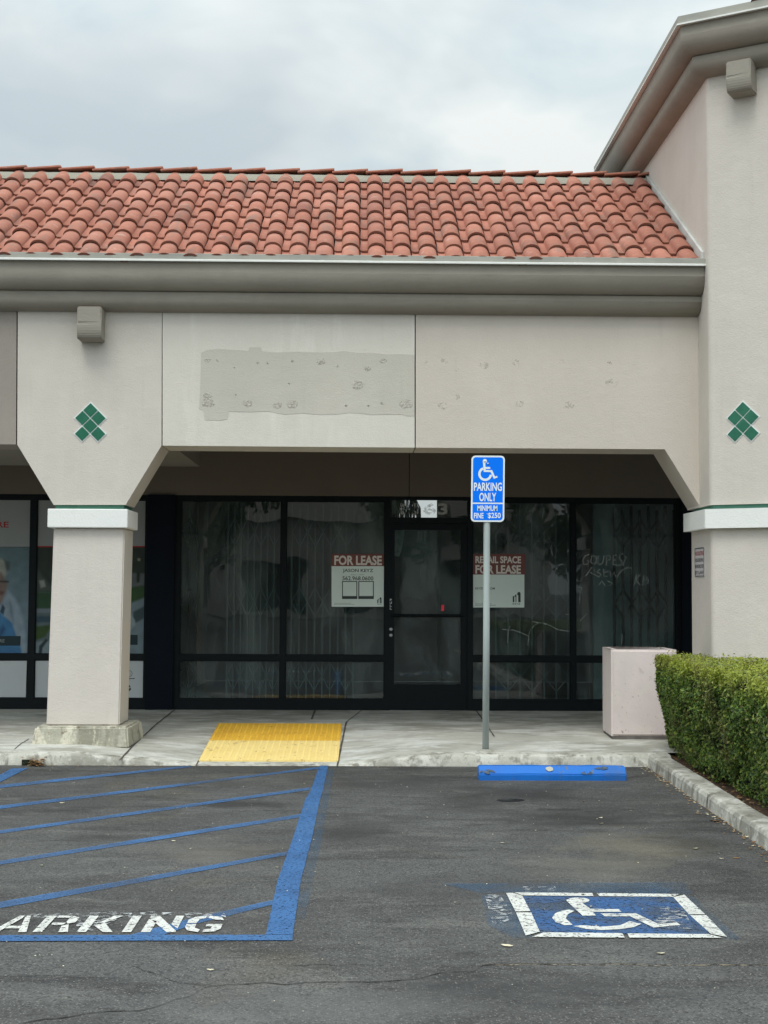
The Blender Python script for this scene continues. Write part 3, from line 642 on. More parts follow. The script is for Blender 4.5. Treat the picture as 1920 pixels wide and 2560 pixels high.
def bracket(F, w, name_parent, zt, zb_):
    n = 8; bm = B(); pr = [(-.0, zt), (.205, zt), (.205, zt-(zt-zb_)*.50)]
    for i in range(1, n+1):
        t = math.pi/2*i/n; pr.append((.205-.05*(1-math.cos(t)), zt-(zt-zb_)*(.5+.5*math.sin(t)*.96)))
    pr += [(.0, zb_)]
    l = [bm.verts.new(F(-w/2, z, p)) for p, z in pr]; r = [bm.verts.new(F(w/2, z, p)) for p, z in pr]
    bm.faces.new(l[::-1]); bm.faces.new(r)
    for i in range(len(pr)): j = (i+1) % len(pr); bm.faces.new((l[i], l[j], r[j], r[i]))
    bmesh.ops.recalc_face_normals(bm, faces=bm.faces); bmesh.ops.bevel(bm, geom=[e for e in bm.edges if e.calc_length() > .1], offset=.01, segments=2, affect='EDGES')
    return build('bracket', bm, m_cornice, name_parent)
bc = PY(223, 800, YF-.2).x
bracket(Fr((bc, YF, 0)), .222, bld, zl+.012, fz(850, 223, YF-.15))

# glazed tile ornaments: building > tile_ornament > green_tile
def ornament(F, parent):
    s = 19.2/271; d = s*1.03
    cs = [(0, 2*d), (-d, d), (d, d), (0, 0), (-d, -d), (d, -d)]
    bm = B()
    for i, (a, b) in enumerate(cs): q = s*1.14; fpoly(bm, F, [(a, b-q), (a+q, b), (a, b+q), (a-q, b)], 0, .004+.0003*i)
    g_ = build('tile_ornament', bm, m_grout, parent)
    for a, b in cs:
        q = s*.93; bm = B()
        fpoly(bm, F, [(a, b-q), (a+q, b), (a, b+q), (a-q, b)], .003, .011)
        build('green_tile', bm, m_gtile, g_)
ornament(Fr(PY(226, 1065, YF)), bld)

# ------------------------------------------------------------------ roof
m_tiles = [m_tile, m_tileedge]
PW = .242; EX = .355
def tileset(bm, o, A, U, cols, rows, keep=None, skew=0.0):
    """S tiles: o = eave corner, A along the eave, U up the slope"""
    A = Vector(A).normalized(); U = Vector(U).normalized(); Nn = A.cross(U)
    n = 9; prof_ = [(0, .016), (.008, .006), (.03, .003), (.062, .004)]
    for k in range(n+1):
        t = math.pi*k/n; prof_.append((.068+.086*(1-math.cos(t)), .006+.078*math.sin(t)**.85))
    for j in range(rows):
        for i in range(cols):
            if keep and not keep(i, j): continue
            jx = random.uniform(-.004, .004); jz = random.uniform(-.003, .004); jb = random.uniform(-.008, .008); rot = random.uniform(-.012, .012)
            a0 = i*PW+jx; lo_, hi_ = [], []; lo2 = []
            for a, h in prof_:
                b = j*EX+jb+a*rot; w = 1.0
                p = o+A*(a0+a+skew*b)+U*b+Nn*(h+.026+jz); lo_.append(bm.verts.new(p))
                lo2.append(bm.verts.new(p-Nn*.020-U*.003))
                b2 = (j+1)*EX+.05+jb; hi_.append(bm.verts.new(o+A*(a0+.121+(a-.121)*.95+skew*b2)+U*b2+Nn*(h*.93+.002+jz)))
            for k in range(len(prof_)-1):
                f = bm.faces.new((lo_[k], lo_[k+1], hi_[k+1], hi_[k])); f.smooth = True
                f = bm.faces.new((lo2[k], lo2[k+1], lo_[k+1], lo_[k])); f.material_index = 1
YR = 15.25; zr = PY(900, 441, YR).z; e0 = Vector((XL-1, YF-.25, zft-.095)); 
slope = math.atan2(zr-.03-e0.z, YR-e0.y); U = Vector((0, math.cos(slope), math.sin(slope))); SL = (YR-e0.y)/math.cos(slope)
rows = 8; EX = (SL-.10)/(rows+.05); print('slope', math.degrees(slope), 'rows', rows, 'ridge z', zr, 'EX', EX)
ncol = int((XT-e0.x)/PW)+1
e0.x = XT+.0-ncol*PW-.02
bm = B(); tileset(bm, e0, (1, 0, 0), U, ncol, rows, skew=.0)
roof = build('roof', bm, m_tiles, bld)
for p in roof.data.polygons: p.use_smooth = (p.material_index == 0)
bm = B(); bm.faces.new([bm.verts.new(p) for p in ((XL-2, e0.y, e0.z-.01), (XT, e0.y, e0.z-.01), (XT, YR, zr-.06), (XL-2, YR, zr-.06))])
bm.faces.new([bm.verts.new(p) for p in ((XL-2, YR, zr-.06), (XT, YR, zr-.06), (XT, YR+.3, zr-.06), (XL-2, YR+.3, zr-.06))])
bm.faces.new([bm.verts.new(p) for p in ((XL-2, YR+.3, zr-.06), (XT, YR+.3, zr-.06), (XT, YR+.3, 3.3), (XL-2, YR+.3, 3.3))])
bm.faces.new([bm.verts.new(p) for p in ((XL-2, YB, 3.36), (XT+1, YB, 3.36), (XT+1, YS+6, 3.36), (XL-2, YS+6, 3.36))])
build('roof_deck', bm, m_under, roof)
bm = B()       # mortar bedding under the ridge
x = XL-2
pts_prev = None
while x < XT:
    k = noise.noise(Vector((x*5, 0, 0)))*.014; q = [(x, YR-.235+k, zr-.13+k*.6), (x, YR-.19+k, zr-.045), (x, YR-.02, zr-.012)]
    row = [bm.verts.new(p) for p in q]
    if pts_prev:
        for a in range(2): bm.faces.new((pts_prev[a], row[a], row[a+1], pts_prev[a+1]))
    pts_prev = row; x += .05
build('ridge_mortar', bm, m_mortar, roof, smooth=True)
x = XL-1.2; i = 0
while x < XT-.05:
    w = .372+random.uniform(-.008, .01); bm = B(); tl = .030; x1 = min(x+w+.025, XT+.02)
    y0, y1 = YR-.17+random.uniform(-.012, .01), YR+.17; zz = zr-.012
    q = [(x, zz+.0), (x1, zz+tl), (x1, zz+tl+.024), (x, zz+.022)]
    prism(bm, q, y0, y1, axis='Y'); bmesh.ops.bevel(bm, geom=bm.edges[:], offset=.005, segments=1, affect='EDGES')
    build('ridge_tile', bm, m_tile, roof); x += w; i += 1
# flashing up the tower wall
bm = B()
for (o1, o2, h0, h1) in ((.0, .0, -.02, .115),):
    a = e0+Vector((XT-e0.x-.02, 0, 0)); 
    for s0, s1 in ((.0, SL-.1),):
        prism(bm, [((e0+U*s0).y, (e0+U*s0).z+h0+.05), ((e0+U*s1).y, (e0+U*s1).z+h0+.05), ((e0+U*s1).y, (e0+U*s1).z+h1), ((e0+U*s0).y, (e0+U*s0).z+h1+.05)], XT-.03, XT-.002, axis='X')
build('wall_flashing', bm, M('roof_wall_flashing', c4(.55, .56, .53), .6, ((5, c4(.4, .4, .37), .45, .7, .6),), ((30, .3, .006),)), roof)

# ------------------------------------------------------------------ tower
tow = empty('corner_tower', (XT, YT, 0), 'tall beige stucco corner tower with brown cornice at the right of the roof', 'tower')
LEN = 5.0
A2 = Vector((XT, YT)); Bp = A2+TD*LEN
def plan(d, yb=16.9, r=.035):
    n2 = Vector((-TD.y, TD.x))*-1      # outward of the front face
    if n2.y > 0: n2 = -n2
    n1_ = Vector((-1, 0)); mi = (n1_+n2)/(1+n1_.dot(n2)); c = A2+mi*d
    p_in = c+Vector((0, r)); p_out = c+TD*r
    arc = []
    for k in range(5):
        t = k/4; arc.append(p_in*(1-t)**2+c*2*t*(1-t)+p_out*t**2)
    return [Vector((XT-d, yb))]+arc+[Bp+n2*d, Bp+Vector((0, 4.2))]
def tprism(name, d, z0, z1, mat, yb=16.9, r=.035, parent=None, bev=0):
    bm = B(); pts = plan(d, yb, r)
    if yb < 14: pts = pts[:-1]+[pts[-1]-Vector((0, 3.4)), Vector((XT+.6, yb))]
    prism(bm, [tuple(p) for p in pts], z0, z1)
    for f in bm.faces: f.smooth = False
    return build(name, bm, mat, parent or tow)
tcz = PY(1690, 41, YT-.17); zTt = tcz.z; print('tower corner', tcz, 'expected x', XT-.3)
HC = ztc-zl
zTl = zTt-.08-HC*1.0
z1 = fz(1262, 1850, 12.4)
zc0 = PY(1780, 1321, 12.5).z; zc1 = PY(1780, 1273, 12.5).z; zf1 = PY(1780, 1262, 12.5).z
print('tower capital', zc0, zc1, zf1, 'col', zcap0, zcap1, zfl)
tw = tprism('tower_wall', 0, 3.6, zTl+.1, m_wall)
tprism('tower_wall', 0, zf1, 3.6, m_wall, yb=13.40)
tprism('tower_pillar', -.01, -.0, zc0+.001, m_column, yb=13.28)
tprism('green_band', -.02, zc1-.005, zf1-.001, m_green, yb=13.2)
tprism('capital', .055, zc0, zc1, m_white, yb=13.33, r=.012)
def pth(): return [(XT, 16.9), (XT, YT), tuple(Bp)]
pr = prof(zTt-.075, zTl); bm = B()
sweep(bm, pth(), pr)
c_ = build('cornice', bm, m_cornice, tow)
for p in c_.data.polygons: p.use_smooth = p.normal.z < -.05 and len(p.vertices) == 4
bm = B(); sweep(bm, pth(), [(.0, zTt-.075), (.300, zTt-.075), (.300, zTt), (.0, zTt)]); build('flashing', bm, m_flash, tow)
bm = B(); sweep(bm, pth(), [(.26, zTt-.081), (.312, zTt-.085), (.312, zTt-.071), (.301, zTt-.066), (.301, zTt-.07), (.26, zTt-.077)]); build('drip_edge', bm, m_flashlip, tow)
n2 = Vector((TD.y, -TD.x)); 
if n2.y > 0: n2 = -n2
# the bracket and the ornament on the angled face
def tface(u, v, c=0.0):
    d = ray(u, v); o = Vector((XT, YT)) + n2*c; t = (o.x*n2.x+o.y*n2.y)/(d.x*n2.x+d.y*n2.y); return Vector((d.x*t, d.y*t, EYE+d.z*t))
q = tface(1846, 190, .2); qb = tface(1852, 228, .15)
bp = tface(1853, 190, .1); bp = Vector((q.x-n2.x*.2, q.y-n2.y*.2, 0))
bracket(Fr(bp, (TD.x, TD.y, 0)), .222, tow, zTl+.04, zTl-.24)
ornament(Fr(tface(1858, 1064), (TD.x, TD.y, 0)), tow)
# tower roof
h0 = Vector((XT, YT)); U3 = Vector((-n2.x*math.cos(R(27)), -n2.y*math.cos(R(27)), math.sin(R(27))))
bm = B(); off = (Vector((-1, 0))+n2)/(1+Vector((-1, 0)).dot(n2))
o3 = Vector((*(h0+n2*.27+TD*.42), zTt-.05))
tileset(bm, o3, (TD.x, TD.y, 0), U3, 16, 4, keep=lambda i, j: i*PW > j*EX*.75-.1)
tr_ = build('roof', bm, m_tiles, tow)
bm = B(); cA = h0+off*.26; cB = Bp+n2*.26; cC = Vector((XT-.26, 16.9)); top = h0+off*-2.2; tz = zTt+2.2*.5
vA = [bm.verts.new((*p, z)) for p, z in ((cA, zTt-.02), (cB, zTt-.02), (Bp-n2*1.6, tz), (top, tz), (cC, zTt-.02), (Vector((XT+2.0, 17)), tz))]
bm.faces.new((vA[0], vA[1], vA[2], vA[3])); bm.faces.new((vA[0], vA[3], vA[5], vA[4])); build('roof_deck', bm, m_tile, tr_)

# no-soliciting sign on the tower's shaded side face
def sideface(u, v):
    d = ray(u, v); t = (XT+.01-.0)/d.x; return Vector((XT-.0, d.y*t, EYE+d.z*t))
sa = sideface(1738, 1405); sb = sideface(1762, 1405); szz0 = sideface(1750, 1443).z; szz1 = sideface(1750, 1368).z
print('side sign y', sa, sb)
yc = (sa.y+sb.y)/2; wS = min(abs(sa.y-sb.y), .46)
FS = Fr((XT+.01, yc+wS/2, szz0), (0, -1, 0)); hS = szz1-szz0
FS.n = Vector((-1, 0, 0))
nos = empty('wall_sign', (XT+.01, yc, szz0), 'small white no soliciting notice with dark border on the tower pillar', 'sign')
bm = B(); fpoly(bm, FS, rrect(0, wS, 0, hS, .02), 0, .004); build('plate', bm, M('notice_plate', c4(.62, .58, .58), .5, ((12, c4(.5, .46, .46), .4, .7, .5),)), nos)
bm = B()
ro = rrect(.006, wS-.006, .006, hS-.006, .018); ri = rrect(.02, wS-.02, .014, hS-.014, .014)
vo = [bm.verts.new(FS(a, b, .0055)) for a, b in ro]; vi = [bm.verts.new(FS(a, b, .0055)) for a, b in ri]
for i in range(len(ro)): j = (i+1) % len(ro); bm.faces.new((vo[i], vo[j], vi[j], vi[i]))
build('border', bm, m_ink, nos)
bm = B()
for s, a, b, mi in (('NO SOLICITING', .76, .90, 1), ('VIOLATORS WILL', .55, .67, 0), ('BE PROSECUTED', .34, .46, 0), ('13 VC 602 PC', .13, .25, 0)):
    text(bm, FS, s if s[0] != '1' else 'BY LAW', wS*.08, wS*.92, hS*a-.01, hS*b-.01, .0058, .01, mi)
build('lettering', bm, [m_ink, m_red], nos)

# ------------------------------------------------------------------ shop front
yf0, yf1 = YS-.02, YS+.06
def P2(u, v): p = PY(u, v, YS-.02); return p.x, p.z
zsill = PY(960, 1749, YS).z; ztr0 = PY(700, 1651, YS).z; ztr1 = PY(700, 1638, YS).z; zgt = PY(700, 1252, YS).z
GY = YS+.02
def window(us, name='shop_window', low=True, label=None):
    """frame with panes between the mullion pixel pairs us=[(left,right),...] measured at mid height"""
    bm = B(); x0 = bx(us[0][0]); x1 = bx(us[-1][1])
    box(bm, x0, x1, yf0, yf1, zgt, zh-.001); box(bm, x0, x1, yf0, yf1, zb-.02, zsill)
    for k, (a, b) in enumerate(us): box(bm, bx(a), bx(b), yf0, yf1, zsill, zgt)
    for (a, b), (c, d) in zip(us, us[1:]):
        box(bm, bx(b), bx(c), yf0, yf1, ztr0, ztr1)
        # thin stop beads
        for (zz0, zz1) in ((ztr1, zgt), (zsill, ztr0)):
            box(bm, bx(b), bx(b)+.012, yf0+.015, GY-.002, zz0, zz1); box(bm, bx(c)-.012, bx(c), yf0+.015, GY-.002, zz0, zz1)
            box(bm, bx(b)+.012, bx(c)-.012, yf0+.015, GY-.002, zz1-.012, zz1); box(bm, bx(b)+.012, bx(c)-.012, yf0+.015, GY-.002, zz0, zz0+.012)
    w = build(name, bm, m_black, bld, label=label)
    for (a, b), (c, d) in zip(us, us[1:]):
        for zz0, zz1 in ((ztr1, zgt), (zsill, ztr0)):
            bm = B(); F = Fr((0, GY, 0)); frect(bm, F, bx(b)-.005, bx(c)+.005, zz0-.005, zz1+.005, 0); build('glass_pane', bm, m_glass, w)
    return w
window([(436, 449), (702, 714), (962, 971)])
window([(1176, 1180), (1427, 1438), (1689, 1702)])
window([(-300, -290), (-180, -170), (74, 89), (363, 368)])
bm = B(); box(bm, bx(368), bx(436), YS-.06, YS+.1, zb-.02, zh+.0); build('pilaster', bm, m_navy, bld)
bm = B(); box(bm, bx(1702), XT+3, YS-.06, YS+.1, zb-.02, zh+.0); build('pilaster', bm, m_navy, bld)
# door
zd0 = zb+.005; zd1 = PY(1070, 1309, YS).z; zt0 = PY(1070, 1294, YS).z; zt1 = PY(1070, 1250, YS).z
xd0, xd1 = bx(972), bx(1168)
bm = B(); box(bm, bx(971), bx(974.5), yf0, yf1, zb-.02, zh-.001); box(bm, bx(1168), bx(1176), yf0, yf1, zb-.02, zh-.001)
box(bm, bx(974.5), bx(1168), yf0, yf1, zd1+.004, zt0); box(bm, bx(974.5), bx(1168), yf0, yf1, zt1, zh-.001)
dfm = build('door_frame', bm, m_black, bld)
bm = B(); frect(bm, Fr((0, GY, 0)), bx(974), bx(1169), zt0-.003, zt1+.003, 0); build('transom_pane', bm, m_glassclear, dfm)
bm = B(); FT = Fr((0, GY, 0))
text(bm, FT, '3', bx(1094), bx(1119), PY(1100, 1287, YS).z, PY(1100, 1258, YS).z, .004, .03)
build('street_number', bm, M('vinyl_grey', c4(.42, .42, .40), .6), dfm, label='grey vinyl numeral 3 on the transom')
bm = B(); text(bm, FT, '116', bx(1000), bx(1090), PY(1100, 1287, YS).z, PY(1100, 1258, YS).z, .004, .03)
build('street_number', bm, M('vinyl_pale', c4(.50, .52, .49), .6, (), (), wear=((14, .42, .62),)), dfm, label='pale vinyl numerals on the bright part of the transom')
bm = B(); yl0, yl1 = YS-.012, YS+.045; gx0, gx1 = bx(986), bx(1152); zg1 = PY(1070, 1325, YS).z; zm1 = PY(1070, 1535, YS).z; zm0 = PY(1070, 1543, YS).z; zg0 = PY(1070, 1711, YS).z
box(bm, xd0+.012, gx0, yl0, yl1, zd0, zd1); box(bm, gx1, xd1-.004, yl0, yl1, zd0, zd1); box(bm, gx0, gx1, yl0, yl1, zg1, zd1); box(bm, gx0, gx1, yl0, yl1, zd0, zg0); box(bm, gx0, gx1, yl0, yl1, zm0, zm1)
door = build('door', bm, m_black, bld, label='black aluminium glass door')
for a, b in ((zm1, zg1), (zg0, zm0)):
    bm = B(); frect(bm, Fr((0, GY, 0)), gx0-.004, gx1+.004, a-.004, b+.004, 0); build('glass_pane', bm, m_glass, door)
bm = B(); tube(bm, [(bx(978), yl0-.035, zm1-.02), (bx(1160), yl0-.035, zm1-.02)], .011, 8); box(bm, bx(979), bx(984), yl0-.035, yl0, zm1-.03, zm1-.01); box(bm, bx(1155), bx(1160), yl0-.035, yl0, zm1-.03, zm1-.01); build('push_bar', bm, m_black, door)
for v in (1573, 1588):
    bm = B(); z = PY(977, v, YS).z; tube(bm, [(bx(977.5), yl0, z), (bx(977.5), yl0-.012, z), (bx(977.5), yl0-.016, z)], [.019, .019, .014], 16); build('lock_cylinder', bm, m_steel, door)
bm = B()
for k, ch in enumerate('PULL'):
    zt_ = PY(975, 1497+k*7, YS).z; text(bm, Fr((0, yl0, 0)), ch, bx(973.6), bx(979.5), zt_-.027, zt_, .002, .05)
build('pull_lettering', bm, M('vinyl_white', c4(.7, .72, .70), .6), door, label='white PULL letters set one above the other')
bm = B(); x_, z_ = bx(1108), PY(1108, 1520, YS).z; box(bm, x_-.018, x_+.014, GY+.03, GY+.045, z_-.035, z_+.035, .006); build('red_spot', bm, m_redglow, door, label='small glowing red spot behind the door glass')  # small red block that glows by its own emission

# interior
inn = empty('shop_interior', (0, YS+.3, zb), 'dim empty shop interior with bare walls behind the glass', 'room')
bm = B(); ix0, ix1, iy1 = bx(400), XT+2.5, YS+5
box(bm, ix0, ix1, YS+.08, iy1, zb-.06, zb-.004); build('interior_floor', bm, m_infloor, inn)
bm = B(); rw0, rw1 = PY(998, 1270, iy1).x, PY(1093, 1270, iy1).x; rz0, rz1 = PY(1040, 1300, iy1).z, 3.05  # opening added in the back wall so open sky brightens the transom
box(bm, ix0, rw0, iy1, iy1+.1, zb, 3.2); box(bm, rw1, ix1, iy1, iy1+.1, zb, 3.2); box(bm, rw0, rw1, iy1, iy1+.1, zb, rz0); box(bm, rw0, rw1, iy1, iy1+.1, rz1, 3.2); build('back_wall', bm, m_inwall, inn)
bm = B(); box(bm, ix0-.1, ix0, YS+.2, iy1, zb, 3.2); box(bm, ix1, ix1+.1, YS+.2, iy1, zb, 3.2); build('side_wall', bm, m_inwall, inn)
bm = B(); box(bm, ix0, ix1, YS+.21, iy1, 3.12, 3.17); build('ceiling', bm, m_inwall, inn)
bm = B(); box(bm, ix0, ix1, YS+.14, YS+.2, zh+.02, 3.2); build('ceiling_edge', bm, m_navy, inn)
bm = B(); box(bm, bx(1500), ix1, YS+.45, YS+.5, zb, 3.0); build('pale_backing', bm, M('backing_board', c4(.70, .84, .84), .9, ((1.2, c4(.38, .48, .48), .4, .7, .6),)), inn)  # pale board added to lighten the backdrop of the dark gate
def board(name, px, yy, mat, label, cat):
    bm = B(); F = Fr((0, yy, 0)); fpoly(bm, F, [(PY(u, v, yy).x, PY(u, v, yy).z) for u, v in px], -.02, 0); bmesh.ops.recalc_face_normals(bm, faces=bm.faces)
    return build(name, bm, mat, label=label, cat=cat)
board('dimming_sheet', [(976, 1246), (1040, 1246), (1052, 1270), (1053, 1298), (976, 1298)], YS+.09, M('mottled_sheet', c4(.10, .12, .11), .8, ((11, c4(.4, .45, .4), .5, .6, .7, (3, 1, .6)),), (), wear=((15, .70, .56, (2.6, 1, .4)),)), 'added dark sheet dimming the left end of the glass over the door', 'sheet')  # sheet added to mask part of the bright back wall opening
board('hanging_sheet', [(1010, 1318), (1091, 1318), (1093, 1400), (1097, 1470), (1060, 1500), (1010, 1490), (1002, 1420)], YS+.35, M('grey_sheet', c4(.34, .36, .36), .8, ((5, c4(.22, .24, .24), .4, .7, .6),)), 'grey hanging sheet seen behind the upper door glass', 'sheet')
board('white_sheet', [(980, 1318), (1013, 1318), (1009, 1350), (1003, 1378), (998, 1392), (980, 1388)], YS+.2, M('white_sheet', c4(.72, .76, .70), .8, ((14, c4(.3, .34, .3), .5, .62, .7),)), 'torn white sheet in the top left corner of the door glass', 'sheet')

# folding gates
def gate(u0, u1, n, label, mat, yy=YS+.16, t=.008):
    x0, x1 = PY(u0, 1500, yy).x, PY(u1, 1500, yy).x; zt, z0 = zgt-.02, zb+.03; g = empty('folding_gate', (x0, yy, zb), label, 'security gate', 'folding gates behind the shop glass')
    bm = B(); s = (x1-x0)/n
    for i in range(n+1):
        x = x0+i*s; box(bm, x-t, x+t, yy-.008, yy+.008, z0, zt if i % 2 == 0 else zt-.05)
    build('upright', bm, mat, g)
    for zc_ in (PY(700, 1330, yy).z, PY(700, 1505, yy).z, PY(700, 1690, yy).z):
        bm = B(); h = .165
        for i in range(0, n-1, 2):
            xa = x0+i*s; xm = xa+s; xb = xa+2*s
            for (p, q_) in (((xa, zc_), (xm, zc_+h)), ((xm, zc_+h), (xb, zc_)), ((xa, zc_), (xm, zc_-h)), ((xm, zc_-h), (xb, zc_))):
                tube(bm, [(p[0], yy-.014, p[1]), (q_[0], yy-.014, q_[1])], t, 4)
        build('lattice', bm, mat, g)
gate(568, 700, 8, 'pale folding gate behind the leftmost shop window', m_gate)
gate(728, 884, 8, 'pale folding gate behind the window left of the door', m_gate)
gate(1240, 1420, 6, 'faint folding gate behind the window right of the door', m_gate, YS+.3)
gate(1536, 1686, 7, 'dark folding gate behind the rightmost shop window', m_gatedark, YS+.16, .016)
gate(452, 492, 2, 'folded edge of a dark gate at the left end of the shop window', m_gatedark)

# ------------------------------------------------------------------ lease posters (behind the glass)
YP = YS+.012
def fpost(F, ox, oy, sc):     # map zoom-crop coordinates to the plane
    def f(x, y): p = PY(ox+x/sc, oy+y/sc, F.o.y); return p.x, p.z
    return f
def logo(bm, f, x0, y0, w, h, F, c):
    def P_(a, b): return f(x0+a*w, y0+b*h)
    for q in (((0, 1), (0, .46), (.06, .40), (.2, .40), (.2, 1)), ((.36, 1), (.36, .46), (.25, .50), (.25, .36), (.46, .20), (.46, 1)), ((.70, 1), (.70, .36), (.60, .30), (.56, .22), (.62, .08), (.76, 0), (.92, .03), (1, .14), (1, 1))):
        fpoly(bm, F, [P_(*p) for p in q], c)
def rect2(bm, F, f, x0, x1, y0, y1, c, c1=None, mi=0):
    a = f(x0, y1); b = f(x1, y1); d = f(x1, y0); e = f(x0, y0); fpoly(bm, F, [a, b, d, e], c, c1, mi)
def txt(bm, F, f, s, x0, x1, y0, y1, c, bold=0, mi=0):
    a = f(x0, y1); b = f(x1, y0); text(bm, F, s, a[0], b[0], a[1], b[1], c, bold, mi)
YP = YS+.004
FP = Fr((0, YP, 0)); f7 = fpost(FP, 810, 1360, 9.76)
ps = empty('lease_poster', (f7(830, 0)[0], YP, f7(0, 1535)[1]), 'white FOR LEASE poster with red header and phone number left of the door', 'poster')
bm = B(); rect2(bm, FP, f7, 185, 1470, 540, 1532, -.003, 0); build('sheet', bm, m_paper, ps)
bm = B(); rect2(bm, FP, f7, 185, 1470, 240, 540, -.003, 0); build('header', bm, m_postred, ps)
bm = B(); txt(bm, FP, f7, 'FOR LEASE', 250, 1412, 285, 515, .001, .035); build('header_lettering', bm, m_postlet, ps)
bm = B(); txt(bm, FP, f7, 'JASON KEYZ', 458, 1200, 608, 706, .001, .015); txt(bm, FP, f7, '562.968.0600', 450, 1205, 790, 886, .001, .012)
for a, b in ((440, 812), (838, 1216)):
    rect2(bm, FP, f7, a, b, 905, 925, .001); rect2(bm, FP, f7, a, a+22, 925, 1270, .001); rect2(bm, FP, f7, b-22, b, 925, 1270, .001); rect2(bm, FP, f7, a, b, 1270, 1342, .001)
logo(bm, f7, 1297, 1300, 105, 145, FP, .001); txt(bm, FP, f7, 'KEYZ', 1300, 1405, 1462, 1482, .001)
build('lettering', bm, m_ink, ps)
bm = B(); txt(bm, FP, f7, 'CALL | TEXT', 655, 990, 735, 768, .001); rect2(bm, FP, f7, 245, 660, 1440, 1448, .001); rect2(bm, FP, f7, 245, 740, 1468, 1476, .001); build('small_print', bm, m_greyink, ps)
f8 = fpost(FP, 1160, 1360, 9.76)
ps2 = empty('lease_poster', (f8(190, 0)[0], YP, f8(0, 1540)[1]), 'white poster with red RETAIL SPACE FOR LEASE header, partly behind the sign pole', 'poster')
bm = B(); rect2(bm, FP, f8, 190, 1472, 745, 1550, -.003, 0); build('sheet', bm, m_paper, ps2)
bm = B(); rect2(bm, FP, f8, 190, 1497, 245, 745, -.003, 0); build('header', bm, m_postred, ps2)
bm = B(); txt(bm, FP, f8, 'RETAIL SPACE', 278, 1392, 300, 468, .001, .035); txt(bm, FP, f8, 'FOR LEASE', 278, 1388, 515, 725, .001, .035); build('header_lettering', bm, m_postlet, ps2)
bm = B(); txt(bm, FP, f8, 'KEYZCRE.COM', 275, 748, 1060, 1108, .001, .01); logo(bm, f8, 1190, 1168, 190, 252, FP, .001); txt(bm, FP, f8, 'KEYZ', 1190, 1372, 1440, 1484, .001)
rect2(bm, FP, f8, 270, 680, 1458, 1465, .001); rect2(bm, FP, f8, 270, 780, 1488, 1496, .001); build('lettering', bm, m_ink, ps2)

# graffiti and pale linework on the glass
FG = Fr((0, GY, 0))
def gp(L_, ox=1360, oy=1100, sc=2.764): return [tuple((PY(ox+x/sc, oy+y/sc, GY).x, PY(ox+x/sc, oy+y/sc, GY).z)) for x, y in L_]
graf = empty('graffiti_tag', PY(1500, 1440, GY), 'pale scribbled graffiti words etched on the right window', 'graffiti')
bm = B()
for L_ in ([(312, 790), (285, 800), (268, 830), (275, 858), (300, 858), (312, 835), (295, 832)], [(330, 800), (322, 840), (340, 862), (362, 845), (362, 805), (335, 800)], [(375, 798), (372, 850), (385, 862), (405, 850), (415, 800)], [(430, 868), (432, 800), (458, 800), (462, 825), (436, 832)],
           [(500, 795), (478, 800), (476, 860), (505, 865)], [(476, 830), (500, 828)], [(545, 785), (522, 795), (520, 820), (540, 838), (535, 862), (512, 868)], [(552, 800), (570, 808), (552, 840), (545, 870)],
           [(288, 940), (330, 880), (352, 900), (318, 915), (385, 950)], [(385, 895), (365, 910), (395, 930), (372, 950)], [(410, 890), (415, 945), (440, 940)], [(412, 915), (440, 910)], [(455, 900), (462, 945), (485, 915), (500, 955), (520, 920), (545, 895), (580, 880), (605, 885)],
           [(640, 925), (622, 1005)], [(665, 930), (632, 965), (668, 1005)], [(690, 935), (682, 1000), (715, 990), (722, 965), (690, 965), (715, 950), (692, 935)], [(380, 1005), (400, 975), (425, 1010)], [(440, 975), (470, 990), (450, 1008)]):
    stroke(bm, FG, gp(L_), .012, .003)
build('scrawl', bm, m_etch, graf)
scr = empty('glass_linework', PY(1340, 1560, GY), 'pale branching scratches on the glass right of the sign pole', 'linework')
bm = B()
g8 = lambda L_: gp(L_, 940, 1100, 3.161)
for L_ in ([(1000, 1495), (1045, 1503), (1080, 1500), (1140, 1520), (1205, 1550), (1215, 1510), (1250, 1465), (1285, 1443), (1340, 1450), (1390, 1475), (1454, 1503)], [(1285, 1443), (1235, 1435)], [(1208, 1550), (1200, 1620)], [(1060, 1470), (1045, 1500), (1040, 1600)]): stroke(bm, FG, g8(L_), .007, .003)
for L_ in ([(0, 1270), (40, 1280), (90, 1310), (178, 1322)], [(0, 1490), (100, 1495), (178, 1485)], [(235, 1015), (262, 1020), (250, 1050), (238, 1040)], [(250, 1050), (245, 1130)], [(250, 1250), (295, 1200)], [(145, 1205), (170, 1205)], [(540, 1340), (535, 1410)]): stroke(bm, FG, gp(L_), .007, .003)
build('line_mark', bm, m_etch, scr)

# ------------------------------------------------------------------ neighbour's window films
YN = YS+.004; FN = Fr((0, YN, 0))
def fN(u, v): p = PY(u, v, YN); return (p.x, p.z)
def film(name, label, px, mat):
    root = empty(name, PY(px[0][0], px[-1][1], YN), label, 'window film'); bm = B(); fpoly(bm, FN, [fN(*p) for p in px], -.003, 0); build('sheet', bm, mat, root); return root
def sub(root, name, px, mat, c=.001, label=None):
    bm = B(); fpoly(bm, FN, [fN(*p) for p in px], c); return build(name, bm, mat, root, label=label)
fl = film('window_film', 'grey window film with red RE letters at the far left', [(-175, 1245), (77, 1246), (75, 1367), (-175, 1367)], m_film)
bm = B(); a = fN(-4, 1319); b = fN(22, 1304); text(bm, FN, 'CARE', fN(-22, 0)[0], b[0], a[1], b[1], .001, .02); build('lettering', bm, m_red, fl)
bm = B(); text(bm, FN, 'needed', fN(-24, 0)[0], fN(21, 0)[0], fN(0, 1360)[1], fN(0, 1349)[1], .001, .03); build('lettering', bm, m_ink, fl)
